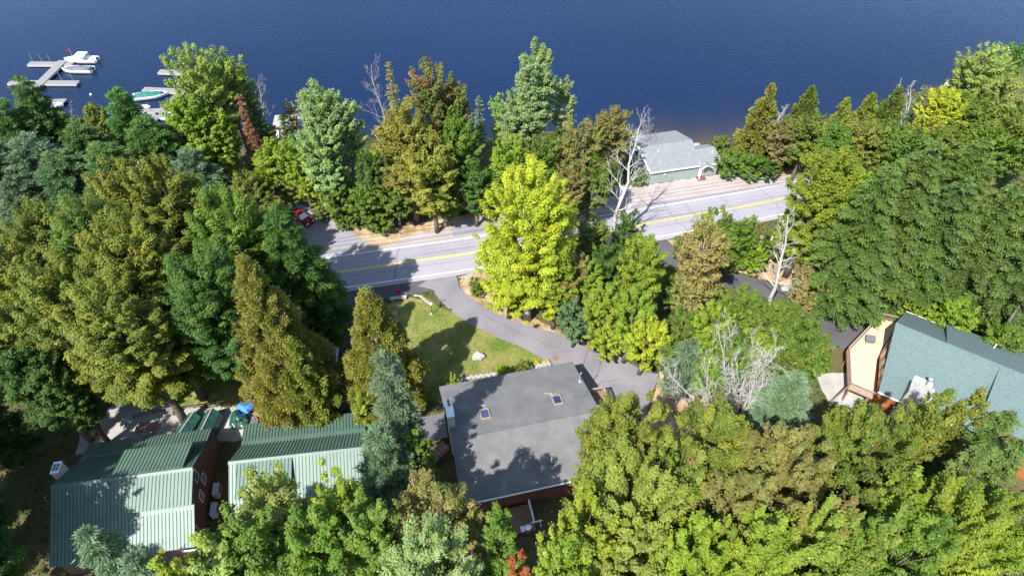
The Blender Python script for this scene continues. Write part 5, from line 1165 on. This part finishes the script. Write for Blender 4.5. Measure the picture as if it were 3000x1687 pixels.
T('maple', 2800, 385, 560, 75, 'olivegreen', 'olive-green tree behind the topmost hemlock', g)
T('maple', 2930, 370, 560, 75, 'olivegreen', 'olive-green tree near the right edge behind the hemlocks', g)
T('shrub', 2145, 440, 520, 38, 'mgreen', 'green shrub at the right end of the boathouse', g)
T('shrub', 2205, 455, 525, 42, 'mgreen', 'green shrub between boathouse and leaning stems', g)
T('shrub', 2122, 402, 455, 30, 'olivegreen', 'low waterside shrub behind the boathouse wing', g)
T('shrub', 2260, 470, 525, 38, 'dgreen', 'dark shrub at the foot of the leaning white stems', g)
g = 'crowns along the bottom'
T('maple', 756, 1412, 1800, 92, 'lightgreen', 'light green tree overlapping the middle cabin roof', g, cb=.3)
T('maple', 700, 1510, 1880, 105, 'mgreen', 'green tree at the bottom left of centre', g)
T('maple', 955, 1395, 1800, 95, 'lime', 'yellow-green tree in front of the middle cabin', g, mix0=.3)
T('maple', 880, 1500, 1900, 100, 'mgreen', 'bright green tree below the yellow-green one', g, mix0=.4)
T('maple', 1060, 1470, 1860, 80, 'mgreen', 'green tree between yellow-green tree and brown-leaved tree', g, mix0=.4)
T('maple', 1280, 1422, 1840, 108, 'brownolive', 'brown-tinged tree with small leaves below the grey house', g, mix0=.45)
T('birch', 1240, 1560, 1960, 130, 'greygreen', 'grey-green tree with bare pale branches at the bottom centre', g, bark='bark_pale', limbs=16, cover=1.2)
T('maple', 1462, 1478, 1800, 55, 'mgreen', 'bright green small tree by the rear deck', g)
T('maple', 1525, 1618, 1900, 42, 'red', 'small orange-red bush at the bottom edge', g, mix0=.25)
T('maple', 1880, 1390, 1960, 185, 'limebright', 'bright yellow-green maple with upright branches at the bottom', g, upright=1.2, mix0=.05, cb=.25, limbs=16, bark='bark_pale')
T('maple', 1740, 1480, 1960, 95, 'lime', 'lime boughs on the left side of the bright bottom maple', g, upright=1.2, mix0=.3)
T('maple', 1660, 1590, 2000, 85, 'lime', 'grey-lime tree at the bottom edge left of the bright maple', g)
T('birch', 1850, 1172, 1660, 118, 'olive', 'olive birch with white forked limbs covering the house corner', g, bark='bark_pale', limbs=16, cover=1.5, mix0=.4)
T('maple', 2145, 1215, 1720, 130, 'olive', 'olive-green tree below the white dead trees', g, mix0=.4)
T('maple', 2050, 1330, 1720, 55, 'limered', 'small tree with a brick-red tinge right of the olive birch', g, mix0=.5, patch=.8)
T('maple', 2020, 1290, 1740, 80, 'olive', 'olive tree between the olive birch and the white dead trees', g)
T('maple', 2330, 1285, 1800, 135, 'brownolive', 'brown-olive tree with dark gaps at the lower right', g, mix0=.4, bark='bark_pale')
T('maple', 2200, 1400, 1880, 95, 'brownolive', 'brown-olive tree with visible white stems at the lower right', g, mix0=.4, bark='bark_pale', limbs=14)
T('maple', 2530, 1190, 1640, 85, 'olive', 'olive-green tree before the deck with orange tips', g, mix0=.3)
T('maple', 2610, 1260, 1780, 150, 'olive', 'large olive-green round crown below the right house', g, mix0=.35)
T('maple', 2775, 1150, 1650, 70, 'olive', 'olive-green tree with upright tips covering the roof corner, left', g, mix0=.25)
T('maple', 2885, 1150, 1650, 58, 'olive', 'olive-green tree with upright tips covering the roof corner, right', g, mix0=.25)
T('hemlock', 2970, 1205, 1660, 95, 'hemlock', 'dark hemlock at the lower right edge', g)
T('hemlock', 2900, 1310, 1760, 80, 'hemlock', 'feathery dark hemlock left of the lower right edge', g)
T('maple', 2705, 1385, 1840, 70, 'lime', 'lime tree with a small trunk gap at the lower right', g, mix0=.1)
T('maple', 2880, 1440, 1900, 140, 'lime', 'bright green tree in the lower right corner', g, upright=1.2, mix0=.2)
T('maple', 2740, 1540, 1960, 120, 'mgreen', 'green tree at the bottom edge left of the corner', g, mix0=.5)
T('maple', 2460, 1500, 1940, 105, 'limered', 'tree with dark red top leaves at the bottom right', g, upright=1.2, mix0=.35, patch=.7)
T('maple', 2590, 1530, 1960, 90, 'olivegreen', 'grey-olive tree at the bottom edge', g)
T('maple', 2270, 1520, 1950, 120, 'lime', 'lime tree with orange tips at the bottom right', g, upright=1.2, mix0=.2)
T('maple', 2090, 1570, 1980, 110, 'lime', 'lime-green tree right of the bright bottom maple', g, upright=1.2, mix0=.15)
T('pine', 235, 1556, 1960, 78, 'bluepine', 'blue-green pine in front of the left cabin at the bottom', None, mix0=.4)
T('pine', 375, 1632, 1990, 50, 'bluepine', 'blue-green pine with lower top, right of the first at the bottom left', None, mix0=.4)
T('maple', 570, 1583, 1930, 78, 'lightgreen', 'light olive tree at the bottom left beside the cabin gable', g)
T('maple', 455, 1640, 1980, 65, 'limegold', 'yellowish small tree at the bottom left edge', g)

g = 'hemlocks and maples on the right'
T('hemlock', 3080, 500, 900, 120, 'hemlock', 'hemlock mostly beyond the right edge, upper one', g)
T('hemlock', 3090, 680, 980, 120, 'hemlock', 'hemlock mostly beyond the right edge, lower one', g)
T('maple', 3040, 330, 560, 80, 'olivegreen', 'olive tree mostly beyond the right edge near the shore', 'trees on the right shore')
T('hemlock', 3010, 1290, 1760, 90, 'hemlock', 'dark hemlock cut by the right edge below the green roof', 'crowns along the bottom')
T('maple', 3020, 1480, 1950, 110, 'lime', 'lime tree cut by the right edge at the bottom corner', 'crowns along the bottom')
T('maple', -30, 720, 1080, 110, 'olive', 'olive maple mostly beyond the left edge, upper one', 'maples on the left', mix0=.3)
T('maple', -40, 900, 1210, 100, 'olivegreen', 'olive-green maple mostly beyond the left edge, lower one', 'maples on the left', mix0=.3)
T('pine', -20, 290, 560, 70, 'pine', 'dark pine mostly beyond the left edge near the shore', 'pines on the left shore')
T('pine', -40, 420, 680, 80, 'greypine', 'greyish pine mostly beyond the left edge', 'pines on the left shore')

g = 'bare dead trees'
bare(1868, 372, 1790, 718, 115, 'tall white dead tree with crooked limbs above the road', seed=3, thick=1.3)
bare(2312, 630, 2254, 900, 85, 'white dead tree leaning right over the right driveway', seed=5, thick=1.25)
bare(2200, 965, 2158, 1225, 100, 'many-stemmed white dead tree with fanning branches, right one', stems=8, seed=8, thick=.5, dens=.78)
bare(2015, 1040, 2085, 1235, 75, 'white dead tree leaning left toward the turnaround', stems=4, seed=9, thick=.5, dens=.75)
bare(1085, 190, 1148, 440, 70, 'grey dead conifer against the lake', seed=12, matn='deadgrey')
bare(757, 228, 782, 400, 50, 'small grey dead tree right of the rusty conifer', seed=14, matn='deadgrey')
bare(206, 300, 216, 400, 18, 'thin grey bare sapling at the left shore', seed=15, matn='deadgrey', thick=.7, dens=.7)
bare(2290, 278, 2222, 470, 30, 'cluster of leaning white dead stems on the right shore', stems=3, seed=16, thick=.8, dens=.8)
bare(2682, 190, 2650, 380, 22, 'white dead spires rising above the right shore cedars', stems=3, seed=17, thick=.8, dens=.7)
bare(2815, 178, 2776, 330, 34, 'fine grey-brown bare tree by the moored pontoon boat', stems=2, seed=18, matn='deadgrey', thick=.6)
bare(2845, 205, 2842, 340, 26, 'pale bare tree in front of the moored pontoon boat', stems=2, seed=19, thick=.6)
bare(2362, 430, 2352, 512, 16, 'thin pale roadside stems under the dark olive tree', stems=2, seed=21, thick=.9, dens=.5)
bare(1022, 470, 1024, 620, 8, 'pale leafless trunk of a roadside aspen', seed=22, dens=.4, thick=1.2)
bare(1062, 518, 1089, 632, 18, 'broken grey snag with one stub branch above the side road', seed=23, dens=.25, thick=1.5)
bare(1905, 340, 1880, 470, 50, 'fine grey bare tree behind the boathouse roof edge', seed=24, matn='deadgrey', thick=.6)
bare(2722, 800, 2655, 935, 12, 'thick grey leaning hemlock trunk beside the green roof', seed=25, matn='bark_dark', thick=3.2, dens=.3)
bare(2985, 895, 2885, 1045, 14, 'thick dark leaning trunk behind the roof at the right', seed=26, matn='bark_dark', thick=3.2, dens=.3)
bare(1250, 1575, 1250, 1990, 120, 'pale bare branches showing through the bottom centre crown', stems=3, seed=27, thick=.7)

# ------------------------------------------------------------------ ground cover (grass tufts, forest undergrowth)
def inside(poly, x, y):
    r = np.zeros(len(x), bool); n = len(poly); j = n-1
    for i in range(n):
        xi, yi = poly[i]; xj, yj = poly[j]
        r ^= ((yi > y) != (yj > y)) & (x < (xj-xi)*(y-yi)/((yj-yi) or 1e-9)+xi); j = i
    return r
def hits(names, x, y):
    r = np.zeros(len(x), bool)
    for nm in names:
        for p in SHEETS.get(nm, []): r |= inside(p, x, y)
    return r
rng = np.random.default_rng(5)
ROADX = np.array([p[0] for p in ROAD]); ROADY = np.array([p[1] for p in ROAD])
BLD = []
for root, u0, u1, v0, v1 in ((A, -1, LA+1.5, -7, 8), (B, -1, LB, -7, 7.5), (G, -4, 20, -9.6, 9.4), (D, -4, LD, -8, 8), (K, 0, 14.5, -5.5, 7)):
    BLD.append([tuple(world(root, a, b, 0))[:2] for a, b in ((u0, v0), (u1, v0), (u1, v1), (u0, v1))])
def scatter(name, n, x0, x1, y0, y1, accept, l, wd, c1, c2, hgt, label=None):
    x = rng.uniform(x0, x1, n); y = rng.uniform(y0, y1, n); k = accept(x, y); x, y = x[k], y[k]; N = len(x)
    nz = np.array([noise.noise(Vector((a*.25, b*.25, 3))) for a, b in zip(x, y)])
    pos = np.stack([x, y, gz(x, y)+rng.random(N)*hgt*(1+nz)], 1); nr = unit(rng, N)*.8+np.array([0, 0, .8]); t = np.cross(nr, unit(rng, N)); nr -= t*((nr*t).sum(1)/(t*t).sum(1))[:, None]
    s = rng.uniform(.6, 1.4, N)
    o = leaf_object(name, None, pos, t, nr, l*s, wd*s, np.clip(rng.normal(1, .2, N), .4, 1.6), np.clip(.4+nz*.8+rng.normal(0, .2, N), 0, 1), M['leaf'], c1, c2)
    tag(o, kind='stuff'); 
    if label: o['label'] = label; o['category'] = 'plants'
    return o
def forest(x, y):
    bad = hits(['side_road', 'pullout', 'gravel_shoulder', 'gravel_yard', 'driveway', 'driveway_apron', 'lawn', 'right_driveway', 'cabin_yard', 'dirt_yard', 'patio', 'verge', 'rocky_bank'], x, y)
    bad |= np.abs(y-np.interp(x, ROADX, ROADY)) < 5.0
    for p in BLD: bad |= inside(p, x, y)
    return ~bad & (y < shore(x)-1.5)
scatter('undergrowth', 90000, -85, 95, 14, 128, forest, .2, .13, (.045, .075, .015), (.12, .085, .03), .7, 'low leafy undergrowth and fallen leaves on the forest floor')
scatter('lawn_grass', 26000, -14, 12, 42, 72, lambda x, y: hits(['lawn'], x, y) & ~hits(['driveway', 'driveway_apron', 'cabin_yard'], x, y) & ~inside(BLD[2], x, y), .12, .03, (.11, .16, .025), (.24, .2, .07), .1, 'short mown grass of the lawn')
scatter('weeds', 9000, -28, 62, 55, 100, lambda x, y: hits(['verge', 'rocky_bank'], x, y) & (np.abs(y-np.interp(x, ROADX, ROADY)) > 4.6) & ~hits(['right_driveway', 'side_road', 'driveway'], x, y) & (np.sin(x*1.3)+np.sin(y*1.7+x) > .3), .16, .06, (.1, .13, .025), (.25, .15, .05), .25, 'scattered weeds and dry leaves on the road verges')
print('LEAVES', NLEAF)
